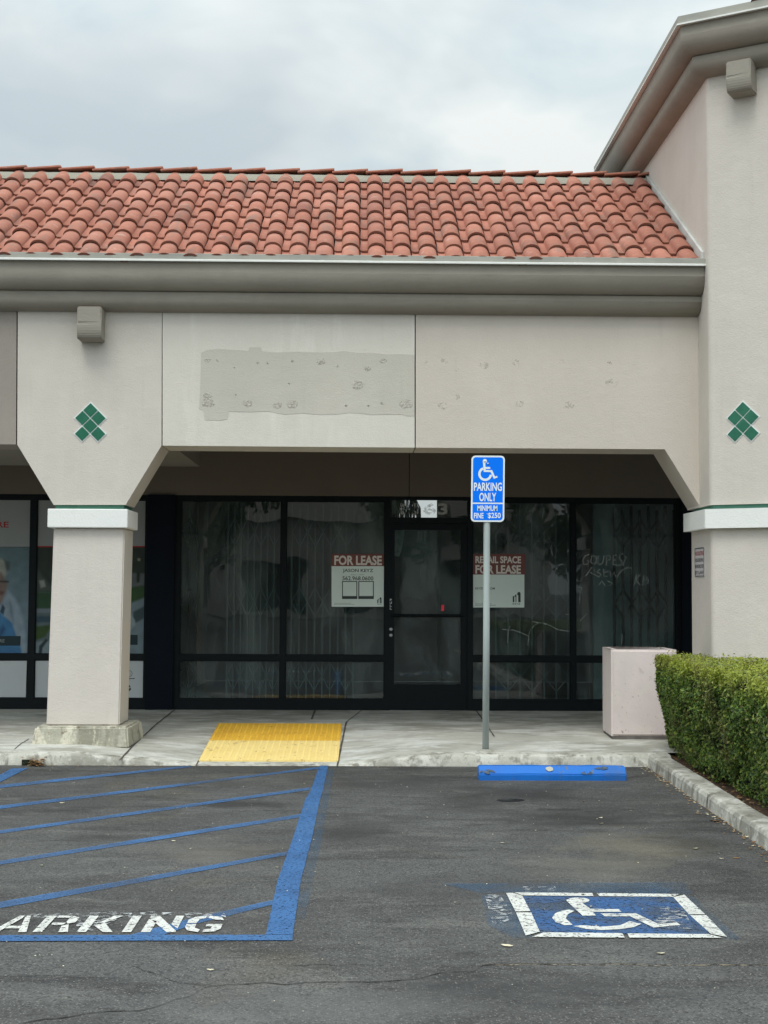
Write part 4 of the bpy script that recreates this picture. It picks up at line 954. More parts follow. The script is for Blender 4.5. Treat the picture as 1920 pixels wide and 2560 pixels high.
def inpoly(x, y, P_):
    ins = False; d2 = 1e9; n = len(P_)
    for i in range(n):
        (xa, ya), (xb, yb) = P_[i], P_[(i+1) % n]
        if (ya > y) != (yb > y) and x < (xb-xa)*(y-ya)/(yb-ya)+xa: ins = not ins
        t = max(0, min(1, ((x-xa)*(xb-xa)+(y-ya)*(yb-ya))/((xb-xa)**2+(yb-ya)**2+1e-9))); d2 = min(d2, (x-xa-t*(xb-xa))**2+(y-ya-t*(yb-ya))**2)
    return (d2**.5)*(1 if ins else -1)
m_print, N, L, P = nodes('photo_print'); at_ = N.new('ShaderNodeAttribute'); at_.attribute_name = 'ink'; L.new(at_.outputs['Color'], P.inputs['Base Color']); P.inputs['Roughness'].default_value = .6; P.inputs['Specular IOR Level'].default_value = .3
def photo(label, u0, u1, v0, v1, bg_, shapes, taper):
    """a printed photograph: soft-edged shapes as the print's own ink"""
    root = empty('photo_film', PY(u0, v1, YN), label, 'window film'); nu, nv = int((u1-u0)/2.2), int((v1-v0)/2.2); bm = B(); lay = bm.verts.layers.float_color.new('ink'); rows_ = []
    for j in range(nv+1):
        v = v0+(v1-v0)*j/nv; r_ = []
        for i in range(nu+1):
            u = u0+(u1-u0)*i/nu; c = Vector(bg_(u, v))
            for px, cc, soft in shapes:
                k = max(0, min(1, inpoly(u, v, px)/soft+.5)); k = k*k*(3-2*k); c = c.lerp(Vector(cc), k)
            c *= 1+.22*noise.noise(Vector((u*.05, v*.05, 2)))+.08*noise.noise(Vector((u*.25, v*.25, 7)))
            x, z = fN(u-taper*(v-v0)/(v1-v0), v); q_ = bm.verts.new((x, YN, z)); q_[lay] = (c.x, c.y, c.z, 1); r_.append(q_)
        rows_.append(r_)
    for a, b in zip(rows_, rows_[1:]):
        for i in range(nu): bm.faces.new((a[i], b[i], b[i+1], a[i+1]))
    build('print', bm, m_print, root); return root
def bg1(u, v): t = (v-1368)/272; return (.11+.06*t, .17+.07*t, .19+.10*t)
fl = photo('printed photo film of a white-haired person in blue scrubs at the far left', -175, 75, 1368, 1640, bg1, [
  ([(-60, 1396), (-5, 1394), (16, 1402), (21, 1425), (12, 1450), (-60, 1450)], (.30, .31, .27), 10),
  ([(10, 1398), (26, 1404), (26, 1424), (18, 1430)], (.07, .10, .10), 9),
  ([(-60, 1428), (4, 1430), (14, 1446), (22, 1462), (17, 1480), (12, 1504), (-8, 1520), (-60, 1522)], (.20, .145, .125), 9),
  ([(-20, 1450), (24, 1452), (24, 1457), (-20, 1455)], (.05, .05, .05), 4), ([(0, 1476), (14, 1480), (8, 1488), (-4, 1486)], (.13, .07, .06), 5),
  ([(-60, 1520), (6, 1512), (22, 1476), (44, 1500), (58, 1530), (70, 1590), (75, 1645), (-60, 1645)], (.25, .32, .38), 12),
  ([(28, 1500), (34, 1520), (40, 1560), (30, 1530)], (.15, .21, .27), 9), ([(10, 1510), (17, 1520), (13, 1538), (3, 1530)], (.03, .055, .09), 5),
  ([(-60, 1525), (0, 1528), (18, 1543), (36, 1558), (46, 1590), (56, 1612), (65, 1645), (-60, 1645)], (.05, .17, .33), 7),
  ([(12, 1560), (20, 1572), (4, 1600), (-4, 1600)], (.03, .10, .22), 7)], 7)
q = sub(fl, 'caption_bar', [(-60, 1590), (52, 1590), (51, 1614), (-60, 1614)], flat('caption_navy', .015, .035, .045), .002)
bm = B(); text(bm, FN, 'URGENT CARE', fN(-38, 0)[0], fN(43, 0)[0], fN(0, 1606)[1], fN(0, 1598)[1], .003, .0); build('lettering', bm, flat('caption_grey', .35, .37, .37), fl)
fl = film('window_film', 'pale lower window film lettered ting at the far left', [(-175, 1653), (67, 1652), (64, 1750), (-175, 1751)], m_filmlow)
bm = B(); text(bm, FN, 'Testing', fN(-22, 0)[0], fN(21.5, 0)[0], fN(0, 1690)[1], fN(0, 1677)[1], .001, .0); build('lettering', bm, m_ink, fl)
fl = film('window_film', 'plain grey window film behind the column capital', [(93, 1246), (367, 1247), (366, 1365), (92, 1365)], m_film)
sub(fl, 'red_line', [(92, 1365), (366, 1365), (366, 1368), (92, 1368)], m_red, .001)
def bg2(u, v): return (.030, .042, .034) if v < 1480 else (.10, .14, .15)
fl = photo('printed photo film of a park scene half hidden by the column', 92, 366, 1368.2, 1639, bg2, [
  ([(80, 1400), (108, 1440), (140, 1478), (80, 1480)], (.07, .09, .075), 14), ([(100, 1452), (112, 1450), (116, 1466), (104, 1470)], (.28, .30, .28), 6),
  ([(80, 1480), (330, 1478), (330, 1520), (80, 1522)], (.03, .075, .035), 10),
  ([(325, 1432), (370, 1434), (370, 1462), (325, 1470)], (.11, .13, .13), 7), ([(343, 1430), (352, 1430), (350, 1456), (344, 1456)], (.02, .03, .025), 5), ([(345, 1396), (351, 1396), (351, 1402), (345, 1402)], (.30, .28, .2), 4),
  ([(325, 1470), (370, 1466), (370, 1492), (325, 1512)], (.035, .085, .03), 6), ([(80, 1522), (300, 1522), (300, 1532), (80, 1532)], (.16, .20, .23), 4), ([(80, 1540), (300, 1540), (300, 1556), (80, 1556)], (.04, .08, .11), 6),
  ([(80, 1568), (135, 1562), (118, 1592), (80, 1606)], (.045, .085, .025), 6), ([(80, 1608), (200, 1590), (200, 1645), (80, 1645)], (.19, .25, .28), 8), ([(320, 1512), (370, 1492), (370, 1645), (300, 1645), (300, 1530)], (.17, .23, .26), 8),
  ([(336, 1530), (364, 1515), (364, 1546), (338, 1560)], (.05, .08, .09), 6), ([(102, 1640), (103, 1615), (120, 1597), (126, 1600), (112, 1620), (110, 1640)], (.02, .035, .04), 4),
  ([(300, 1522), (326, 1530), (341, 1550), (343, 1562), (326, 1582), (300, 1590)], (.27, .34, .37), 5)], 6)
q = sub(fl, 'caption_bar', [(280, 1587), (344, 1587), (344, 1612), (280, 1612)], flat('caption_navy2', .015, .035, .045), .0026)
bm = B(); text(bm, FN, 'CARE', fN(308, 0)[0], fN(335, 0)[0], fN(0, 1604)[1], fN(0, 1595)[1], .003, .0); build('lettering', bm, flat('caption_grey2', .35, .37, .37), fl)
fl = film('window_film', 'pale lower window film with small round icon behind the column foot', [(84, 1652), (360, 1652), (357, 1750), (82, 1751)], m_filmlow)
bm = B(); c0 = fN(323, 1684)
stroke(bm, FN, [(c0[0]+.034*math.cos(2*math.pi*k/20), c0[1]+.034*math.sin(2*math.pi*k/20)) for k in range(20)], .005, .001, True)
for dx, dz in ((-.01, .008), (.012, .004), (-.004, -.012), (.014, -.012)): fpoly(bm, FN, [(c0[0]+dx+.004*math.cos(t), c0[1]+dz+.004*math.sin(t)) for t in (0, 1.5, 3, 4.5)], .001)
fpoly(bm, FN, [fN(*p) for p in ((320, 1696), (337, 1695), (337, 1697), (320, 1698))], .001)
for p_ in ([(317, 1716), (322, 1712), (327, 1716), (321, 1720)], [(320, 1724), (326, 1718), (328, 1724), (323, 1728)]): fpoly(bm, FN, [fN(*p) for p in p_], .001)
build('icon', bm, m_ink, fl)
bm = B(); box(bm, XL-1, bx(400), YS+.3, YS+.35, zb, zh); build('back_panel', bm, m_navy, bld)

# ------------------------------------------------------------------ tactile mats
for nm, v0_, v1_, mat, lab in (('far', 14.6, 13.53, m_yel1, 'deep yellow tactile paving mat at the top of the kerb ramp'), ('near', 13.522, 12.47, m_yel2, 'paler yellow tactile paving mat at the foot of the kerb ramp')):
    bm = B(); xa0 = PZ(545, 1812, .135).x; xa1 = PZ(855, 1812, .135).x; xb0 = PZ(500, 1900, .015).x; xb1 = PZ(846, 1900, .015).x
    ex = lambda y: (xb0+(xa0-xb0)*(y-12.47)/(14.6-12.47), xb1+(xa1-xb1)*(y-12.47)/(14.6-12.47))
    n = 12; rowsv = []
    zz = lambda x, y: .012+(.135-.012)*(y-12.42)/(14.6-12.42)+.012
    for j in range(n+1):
        y = v1_+(v0_-v1_)*j/n; x0, x1 = ex(y); rowsv.append([bm.verts.new((x0+(x1-x0)*i/4, y, zz(x0, y))) for i in range(5)])
    for a, b in zip(rowsv, rowsv[1:]):
        for i in range(4): bm.faces.new((a[i], a[i+1], b[i+1], b[i]))
    # skirt
    rim = [r[0] for r in rowsv][::-1]+rowsv[0][1:]+[r[-1] for r in rowsv[1:]]
    lw = [bm.verts.new(v.co-Vector((0, 0, .02))) for v in rim]
    for i in range(len(rim)-1): bm.faces.new((lw[i], lw[i+1], rim[i+1], rim[i]))
    y = v1_+.03
    while y < v0_-.02:
        x0, x1 = ex(y); nx = int((x1-x0-.03)/.0586)
        for i in range(nx+1):
            x = x0+.025+i*(x1-x0-.05)/nx; z = zz(x, y)
            lo = [bm.verts.new((x+.014*math.cos(k*math.pi/3), y+.014*math.sin(k*math.pi/3), z)) for k in range(6)]; hi = [bm.verts.new((x+.008*math.cos(k*math.pi/3), y+.008*math.sin(k*math.pi/3), z+.0045)) for k in range(6)]
            bm.faces.new(hi)
            for k in range(6): bm.faces.new((lo[k], lo[(k+1) % 6], hi[(k+1) % 6], hi[k]))
        y += .0586
    build('tactile_mat', bm, mat, label=lab, cat='tactile paving', origin=(-.8, (v0_+v1_)/2, .07))

# ------------------------------------------------------------------ sign post
pb = PZ(1214, 1877, .11); pz = sz(pb.x, pb.y)
post = empty('sign_post', (pb.x, pb.y, pz), 'grey steel pole carrying a blue wheelchair parking sign', 'sign post')
ztS = PY(1218, 1140, pb.y).z; zbS = PY(1218, 1305, pb.y).z; lean = .004
bm = B(); tube(bm, [(pb.x, pb.y, pz-.02), (pb.x+.006, pb.y, 1.2), (pb.x+.010, pb.y, zbS+.35), (pb.x+.012, pb.y, ztS-.03)], .0295, 20); pole = build('pole', bm, m_pole, post, smooth=True)
bm = B(); n = 18; r0 = [bm.verts.new((pb.x+.11*math.cos(2*math.pi*k/n)*(1+.08*noise.noise(Vector((k, 0, 0)))), pb.y+.11*math.sin(2*math.pi*k/n), sz(pb.x, pb.y)-.012)) for k in range(n)]; r1 = [bm.verts.new((pb.x+.032*math.cos(2*math.pi*k/n), pb.y+.032*math.sin(2*math.pi*k/n), pz+.018)) for k in range(n)]
for k in range(n): bm.faces.new((r0[k], r0[(k+1) % n], r1[(k+1) % n], r1[k]))
build('grout_collar', bm, m_conc, post, smooth=True)
sxl = PY(1176.5, 1222, pb.y-.035).x; sxr = PY(1260, 1222, pb.y-.035).x; sw = sxr-sxl; sh = ztS-zbS; print('sign', sw, sh)
FSg = Fr((sxl+.002, pb.y-.035, zbS), (1, 0, 0), (.010, 0, 1))
sx = lambda c: (c-188)/(1115-188)*sw; sy = lambda c: (2050-c)/(2050-203)*sh
bm = B(); fpoly(bm, FSg, rrect(0, sw, 0, sh, .036), -.003, 0); plate = build('sign_plate', bm, m_signwhite, post)
bd = .0145
bm = B(); 
up = rrect(bd, sw-bd, sy(1512), sh-bd, .026); up = [(a, max(b, sy(1512))) for a, b in up]
cut = [(a, b) for a, b in rrect(bd, sw-bd, sy(1512), sh-bd, .026) if b > sy(1512)+.03]
fpoly(bm, FSg, [(bd, sy(1512)), (sw-bd, sy(1512))]+cut, .001)
cut = [(a, b) for a, b in rrect(bd, sw-bd, bd, sy(1553), .026) if b < sy(1553)-.03]
# order: bottom-left arc after bottom-right arc
half = len(cut)//2; br_, bl_ = cut[:half], cut[half:]
fpoly(bm, FSg, bl_+br_+[(sw-bd, sy(1553)), (bd, sy(1553))], .001)
build('blue_field', bm, m_signblue, plate)
bm = B(); c = .002
text(bm, FSg, 'PARKING', sx(262), sx(1042), sy(1190), sy(955), c, .022); text(bm, FSg, 'ONLY', sx(415), sx(885), sy(1480), sy(1240), c, .022)
text(bm, FSg, 'MINIMUM', sx(366), sx(920), sy(1750), sy(1595), c, .022); text(bm, FSg, 'FINE', sx(272), sx(540), sy(1957), sy(1803), c, .022); text(bm, FSg, '$250', sx(660), sx(1015), sy(1968), sy(1795), c, .018)
fpoly(bm, FSg, [(sx(636)+.0035*math.cos(t*.785), sy(1820)+.0035*math.sin(t*.785)) for t in range(8)], c)
build('lettering', bm, m_signwhite, plate)
bm = B()
fpoly(bm, FSg, [(sx(560)+sw*.062*math.cos(t*math.pi/9), sy(355)+sw*.062*math.sin(t*math.pi/9)) for t in range(18)], c)
fpoly(bm, FSg, [(sx(a), sy(b)) for a, b in ((502, 350), (570, 400), (578, 520), (705, 520), (712, 572), (582, 576), (585, 605), (765, 607), (845, 790), (900, 765), (922, 810), (812, 850), (722, 662), (530, 660))], c+.0003)
arc = []
for k in range(25):
    t = R(118+ (333-118+0)*k/24); arc.append((sx(580)+.0545*1.0*0, 0))
cxw, cyw, r1_, r2_ = sx(572), sy(715), sx(572)-sx(380), sx(572)-sx(445)
o_, i_ = [], []
for k in range(29):
    t = R(112+(352-112)*k/28); o_.append((cxw+r1_*math.cos(t), cyw+r1_*1.02*math.sin(t))); i_.append((cxw+r2_*math.cos(t), cyw+r2_*1.04*math.sin(t)))
for k in range(28): fpoly(bm, FSg, [o_[k], o_[k+1], i_[k+1], i_[k]], c)
build('wheelchair_symbol', bm, m_signwhite, plate)
bm = B()
for a, b in ((646, 430), (560, 365)):
    tube(bm, [FSg(sx(a), sy(b), .001), FSg(sx(a), sy(b), .006), FSg(sx(a), sy(b), .008)], [.0085, .008, .003], 10)
build('bolt', bm, m_steel, plate)

# ------------------------------------------------------------------ wheel stop
w1_ = PZ(1198, 1951); w2_ = PZ(1568, 1953); print('wheel stop', (w2_-w1_).length)
ws = empty('wheel_stop', ((w1_.x+w2_.x)/2, w1_.y+.08, 0), 'chipped bright blue concrete wheel stop on the asphalt below the sign', 'wheel stop')
bm = B(); pr_ = [(0, -.01), (-.002, .05), (.055, .108), (.145, .108), (.19, .05), (.195, -.01)]
prism(bm, [(w1_.y+a, b) for a, b in pr_], w1_.x, w2_.x, axis='X'); bmesh.ops.bevel(bm, geom=bm.edges[:], offset=.007, segments=2, affect='EDGES')
bmesh.ops.subdivide_edges(bm, edges=[e for e in bm.edges if e.calc_length() > .3], cuts=40, use_grid_fill=True)
for v in bm.verts: v.co += Vector((0, .003, .003))*noise.noise(v.co*8)
build('block', bm, m_stopblue, ws)
bm = B(); F = Fr((w1_.x, w1_.y+.0275, .081), (1, 0, 0), (0, .055, .058))
for cx_, cy_, r_ in ((.575, .006, .034),):
    fpoly(bm, F, [(cx_+r_*(1+.35*noise.noise(Vector((cx_*9+t, r_*50, 0))))*math.cos(t*.628), cy_+.7*r_*math.sin(t*.628)*(1+.3*noise.noise(Vector((t*2, 1, r_*50))))) for t in range(10)], .0065+r_*.02)
build('chip', bm, m_chip, ws, label='bare pale chip in the blue paint')
bm = B()
for cx_, cy_, r_ in ((.06, -.02, .06), (.88, -.03, .05), (1.0, .018, .05)):
    fpoly(bm, F, [(cx_+r_*(1+.7*noise.noise(Vector((cx_*9+t*1.7, r_*50, 0))))*math.cos(t*.4488), cy_+.32*r_*(1+.9*noise.noise(Vector((t*1.9, cx_*7, 3))))*math.sin(t*.4488)) for t in range(14)], .0055+r_*.01)
build('bare_spot', bm, M('bare_dirty_concrete', c4(.07, .10, .13), .9, ((30, c4(.15, .17, .16), .45, .65, .6),), (), wear=((22, .40, .48),)), ws, label='dark bare spots where paint has worn')

# ------------------------------------------------------------------ square concrete planter / litter bin
pc = PZ(1529, 1848, .13); py = pc.y; psz = sz(pc.x, py); pw = .62; ph = PY(1600, 1624, py).z-psz; print('planter', pc, ph)
pl = empty('concrete_bin', (pc.x+pw/2, py+pw/2, psz), 'square pinkish concrete bin standing left of the hedge', 'bin')
ang = R(-2)
def rotz(bm, c, a): bmesh.ops.rotate(bm, verts=bm.verts, cent=c, matrix=Matrix.Rotation(a, 3, 'Z'))
bm = B(); box(bm, pc.x+.01, pc.x+pw-.01, py+.012, py+pw-.01, psz-.01, psz+.03); rotz(bm, (pc.x, py, 0), ang); build('plinth', bm, m_binshade, pl)  # dark colour paints the shade of the recessed base
bm = B(); x0, x1, y0, y1, za, zb_ = pc.x, pc.x+pw, py, py+pw, psz+.03, psz+ph; t = .06; dp = .5
for q in ((x0, x1, y0, y0+t), (x0, x1, y1-t, y1), (x0, x0+t, y0+t, y1-t), (x1-t, x1, y0+t, y1-t)): box(bm, *q, za, zb_)
box(bm, x0+t, x1-t, y0+t, y1-t, zb_-dp-.05, zb_-dp)
bmesh.ops.remove_doubles(bm, verts=bm.verts, dist=.0005)
bmesh.ops.bevel(bm, geom=[e for e in bm.edges if e.calc_length() > .5 and len(e.link_faces) == 2 and e.calc_face_angle(0) > 1], offset=.018, segments=3, affect='EDGES')
rotz(bm, (pc.x, py, 0), ang); build('body', bm, m_plant, pl)
bm = B(); box(bm, x0+t-.02, x1-t+.02, y0+t-.02, y1-t+.02, zb_-.03, zb_-.015); rotz(bm, (pc.x, py, 0), ang)
zz0 = zb_+.001
for q in ((x0+.004, x1-.004, y0+.004, y0+t-.004), (x0+.004, x1-.004, y1-t+.004, y1-.004), (x0+.004, x0+t-.006, y0+t-.004, y1-t+.004), (x1-t+.006, x1-.004, y0+t-.004, y1-t+.004)): pass
build('inner_shade', bm, m_binshade, pl)  # dark sheet painting the shaded hollow of the bin

# ------------------------------------------------------------------ hedge
def hx(y, z):
    """x of the hedge's left face"""
    t = (z-.12)/.8
    return KX(y)+.275-.155*max(0, min(1, t*1.35))+.03*math.sin(y*2.1)+.03*noise.noise(Vector((y*2.5, z*3, 0)))
HY1 = 12.42; HY0 = 5.5; HW = 1.75
htop = lambda x, y: .955+.02*noise.noise(Vector((x*2, y*2, 5)))+.012*noise.noise(Vector((x*6, y*6, 2)))
hfar = lambda x, z: HY1+.20+1.0*max(0, (x-KX(HY1)-.1))*.75-.06*(1-z)+.03*noise.noise(Vector((x*3, z*3, 8)))
hedge = empty('hedge', (KX(11)+.8, 11, .07), 'clipped green box hedge with yellowish new growth on top beside the kerb', 'hedge')
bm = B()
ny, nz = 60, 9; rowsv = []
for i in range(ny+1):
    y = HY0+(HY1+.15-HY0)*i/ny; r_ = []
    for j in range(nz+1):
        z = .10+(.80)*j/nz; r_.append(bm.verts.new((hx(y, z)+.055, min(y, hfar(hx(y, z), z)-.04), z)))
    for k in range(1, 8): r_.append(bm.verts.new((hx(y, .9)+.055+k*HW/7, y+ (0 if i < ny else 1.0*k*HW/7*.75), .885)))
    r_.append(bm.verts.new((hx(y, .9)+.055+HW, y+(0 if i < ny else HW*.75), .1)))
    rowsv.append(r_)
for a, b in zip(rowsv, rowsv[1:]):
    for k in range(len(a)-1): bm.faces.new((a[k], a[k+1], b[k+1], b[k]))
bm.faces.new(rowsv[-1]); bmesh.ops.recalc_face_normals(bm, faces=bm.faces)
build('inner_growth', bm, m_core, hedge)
bm = B(); yl = bm.faces.layers.float.new('young') if False else None
verts, faces, young = [], [], []
def leaf(c, nrm, s, yv):
    n_ = (nrm+Vector((random.gauss(0, .55), random.gauss(0, .55), random.gauss(0, .55)))).normalized()
    t = n_.orthogonal().normalized(); t = (Matrix.Rotation(random.random()*6.28, 3, n_) @ t); b = n_.cross(t)
    i = len(verts); l = s*random.choice((.6, .8, 1, 1.15, 1.5))*random.uniform(.85, 1.15); w = l*.5
    verts.extend([c-t*l*.5, c+b*w*.5+n_*l*.08, c+t*l*.5, c-b*w*.5+n_*l*.08]); faces.append((i, i+1, i+2, i+3)); young.append(yv)
for k in range(68000):         # left face
    y = HY0+(HY1+.2-HY0)*random.random()**.75; z = .09+.88*random.random(); x = hx(y, z); y = min(y, hfar(x, z))
    dens = noise.noise(Vector((y*6, z*6, 3)))+.5*noise.noise(Vector((y*14, z*14, 6)))
    if z < .2 and random.random() < .55: continue
    if dens < -.15 and random.random() < .8: continue
    d = random.gauss(0, .022)+.05*dens-.02+(.04 if random.random() < .02 else 0)
    yv = max(0, min(1, (z-.80)/.13+random.gauss(0, .2))) if z > .74 else (1 if random.random() < .05 else 0)
    leaf(Vector((x-d*.9, y, z)), Vector((-1, -.15, .35)), .025, yv*.75)
for k in range(32000):         # top
    y = HY0+(HY1+1.3-HY0)*random.random()**.8; x = hx(min(y, HY1), .93)+HW*random.random()
    if y > hfar(x, .93): continue
    z = htop(x, y)-random.random()**2*.06+(.035 if random.random() < .04 else 0)
    leaf(Vector((x, y, z)), Vector((-.1, -.3, 1)), .024, max(0, min(1, random.gauss(.75, .25)+.5*noise.noise(Vector((x*3, y*3, 0))))))
for k in range(15000):         # far end face, seen past the bin
    x = hx(HY1, .8)+HW*random.random()**1.6; z = .1+.84*random.random(); xx = hx(HY1, z)+(x-hx(HY1, .8))
    leaf(Vector((xx, hfar(xx, z)+random.gauss(0, .02), z)), Vector((-.5, .6, .2)), .026, max(0, (z-.84)/.12) if z > .8 else 0)
me = bpy.data.meshes.new('leaves'); base = OFF[hedge.name]
me.from_pydata([v-base for v in verts], [], faces); at = me.attributes.new('young', 'FLOAT', 'FACE'); at.data.foreach_set('value', young); me.materials.append(m_leafm)
lo_ = bpy.data.objects.new('leaves', me); col.objects.link(lo_); lo_.parent = hedge; lo_['kind'] = 'stuff'
bm = B()
for k in range(60):
    y = 6+6.4*random.random(); x = KX(y)+.36+random.random()*.3; tube(bm, [(x, y, .05), (x+random.gauss(0, .03), y+random.gauss(0, .03), .3)], [.008, .005], 5)
build('stem', bm, m_twig, hedge)
bm = B()
for k in range(160):
    y = 8+4.4*random.random(); x = hx(y, .93)+.02+1.0*random.random()**2; z = htop(x, y)-.04; h_ = random.uniform(.05, .085)
    tube(bm, [(x, y, z), (x+random.gauss(0, .012), y+random.gauss(0, .012), z+h_)], [.0018, .001], 4)
for k in range(260):
    y = 8+4.4*random.random(); z = .15+.7*random.random(); x = hx(y, z)+.03
    tube(bm, [(x, y, z), (x-.03, y+random.gauss(0, .03), z+random.gauss(.02, .03))], [.003, .0015], 4)
build('twig', bm, m_twig, hedge).__setitem__('kind', 'stuff')

# ------------------------------------------------------------------ litter and dry leaves
def dryleaf(name, u, v, s, mat, label, cat='leaf', group='dry leaves scattered on the asphalt', z=0.0, curl=.12):
    p = PZ(u, v, z); bm = B(); a = random.gauss(0, .45)+(3.14 if random.random() < .5 else 0); n = 7; L1, L2, C_ = [], [], []
    for i in range(n):
        t = i/(n-1); w = s*.24*math.sin(math.pi*min(1, t*.95+.04))*(1+.3*noise.noise(Vector((u, t*6, 1)))); h = .004+s*curl*(abs(t-.5)**1.5)+.002*noise.noise(Vector((u, t*3, 0)))
        x = (t-.5)*s; ca, sa_ = math.cos(a), math.sin(a)
        for lst, ww, hh in ((L1, w, s*.07), (C_, 0, 0), (L2, -w, s*.03)): lst.append(bm.verts.new((p.x+x*ca-ww*sa_, p.y+x*sa_+ww*ca, z+h+hh)))
    for i in range(n-1): bm.faces.new((L1[i], L1[i+1], C_[i+1], C_[i])); bm.faces.new((C_[i], C_[i+1], L2[i+1], L2[i]))
    return build(name, bm, mat, label=label, cat=cat, group=group, origin=(p.x, p.y, z), smooth=True)
for u, v, s, m_, lab in ((1268, 2367, .052, m_pale, 'pale yellow curled leaf below the painted wheelchair square'), (1652, 2386, .045, m_pale, 'straw-coloured leaf under the right corner of the painted square'), (1788, 2054, .075, m_dead, 'largest rust-brown leaf lying against the right kerb'),
                         (1738, 2123, .045, m_pale, 'cream leaf on open asphalt left of the right kerb'), (1256, 2109, .04, m_pale, 'pale sliver of leaf midway between wheel stop and painted square'), (1502, 2046, .035, m_pale, 'upper of two pale leaf slivers right of the oil stain'),
                         (1503, 2060, .035, m_pale, 'lower of two pale leaf slivers right of the oil stain'), (1253, 1958, .03, m_pale, 'small pale leaf just below the left end of the wheel stop'), (1459, 2005, .03, m_dead, 'brown sliver of leaf below the middle of the wheel stop'),
                         (155, 2009, .038, m_pale, 'pale leaf between the upper hatch stripes at left'), (104, 2165, .03, m_pale, 'small pale leaf beside the second lowest hatch stripe'), (434, 2104, .03, m_pale, 'pale leaf in the middle of the hatched aisle'), (693, 2170, .028, m_pale, 'pale leaf close to the thick blue border line'),
                         (1577, 2028, .022, m_pale, 'tiny white leaf bit right of the wheel stop'), (1396, 2034, .03, m_dead, 'thin brown leaf left of the oil stain'), (1840, 2147, .04, m_dead, 'dull tan leaf near the right edge of the car park'), (1803, 2148, .025, m_pale, 'small pale leaf left of the tan one near the right edge'), (526, 2427, .03, m_pale, 'pale leaf bit on the long asphalt crack at left'), (1120, 2034, .02, m_pale, 'tiny pale bit left of the oil stain')):
    dryleaf('dry_leaf', u, v, s, m_, lab)
def litter(name, fn, n, mats, label):
    bm = B()
    for k in range(n):
        x, y, z, s = fn(); a = random.random()*6.28; h = s*.25*random.random(); ca, sa_ = math.cos(a), math.sin(a)
        q = [(-.5, 0, h), (0, .3, 0), (.5, 0, h*.6), (0, -.3, .002)]
        f = bm.faces.new([bm.verts.new((x+(c1*ca-c2*sa_)*s, y+(c1*sa_+c2*ca)*s, z+.005+hh)) for c1, c2, hh in q])
        f.material_index = 1 if random.random() < .3 else 0
    return build(name, bm, mats, label=label, cat='litter', kind='stuff')
def fn1():
    t = 6.5*random.random()**1.2; c = Vector((k1.x, k1.y))+KD*t-KN*abs(random.gauss(0, .045)); return c.x, c.y, 0, random.uniform(.008, .035)
litter('leaf_litter', fn1, 420, [m_dead, m_pale], 'brown leaf crumbs along the foot of the right kerb')
def fn2():
    x = PZ(70, 1912).x+3.2*random.random()**1.3; return x, KY-.02-abs(random.gauss(0, .035)), 0, random.uniform(.006, .025)
litter('leaf_litter', fn2, 200, [m_dead, m_pale], 'fine leaf crumbs along the foot of the walk kerb at left')
def fn3():
    p = PZ(94, 1915); return p.x+random.gauss(0, .035), p.y+random.gauss(0, .03), abs(random.gauss(0, .03)), random.uniform(.02, .05)
litter('leaf_pile', fn3, 130, [m_dead, m_dead], 'small heap of brown leaves in the drain notch of the kerb')
def fn4():
    t = 7*random.random(); c = Vector((k1.x, k1.y))+KD*t+KN*(KW+.02+abs(random.gauss(0, .12))); return c.x, c.y, .08, random.uniform(.01, .04)
litter('leaf_litter', fn4, 500, [m_dead, m_twig], 'dry leaf crumbs on the mulch under the hedge')
def fn5():
    return random.uniform(-3, 3.2), random.uniform(4.5, 12.2), 0, random.uniform(.004, .013)
litter('grit', fn5, 420, [m_pale, m_conc], 'tiny pale grit scattered over the asphalt')
bm = B(); p = PZ(94, 1900); box(bm, p.x-.05, p.x+.05, KY-.0205, KY-.0165, .0, .05, .0); build('notch_shade', bm, m_core, kind='structure')  # flat dark plate painting the shaded hole in the kerb
# oil stain
m_oil = M('oil_stain', c4(.012, .012, .012), .5, (), (), wear=((9, .36, .5),))
bm = B(); 
for (u, v, ru, rv) in ((1276, 2001, 36, 4),):
    gpoly(bm, [(u+ru*math.cos(t*.524)*(1+.2*noise.noise(Vector((t, u, 0)))), v+rv*math.sin(t*.524)) for t in range(12)], .0022+.0001*(u % 7))
build('oil_stain', bm, m_oil, kind='structure')

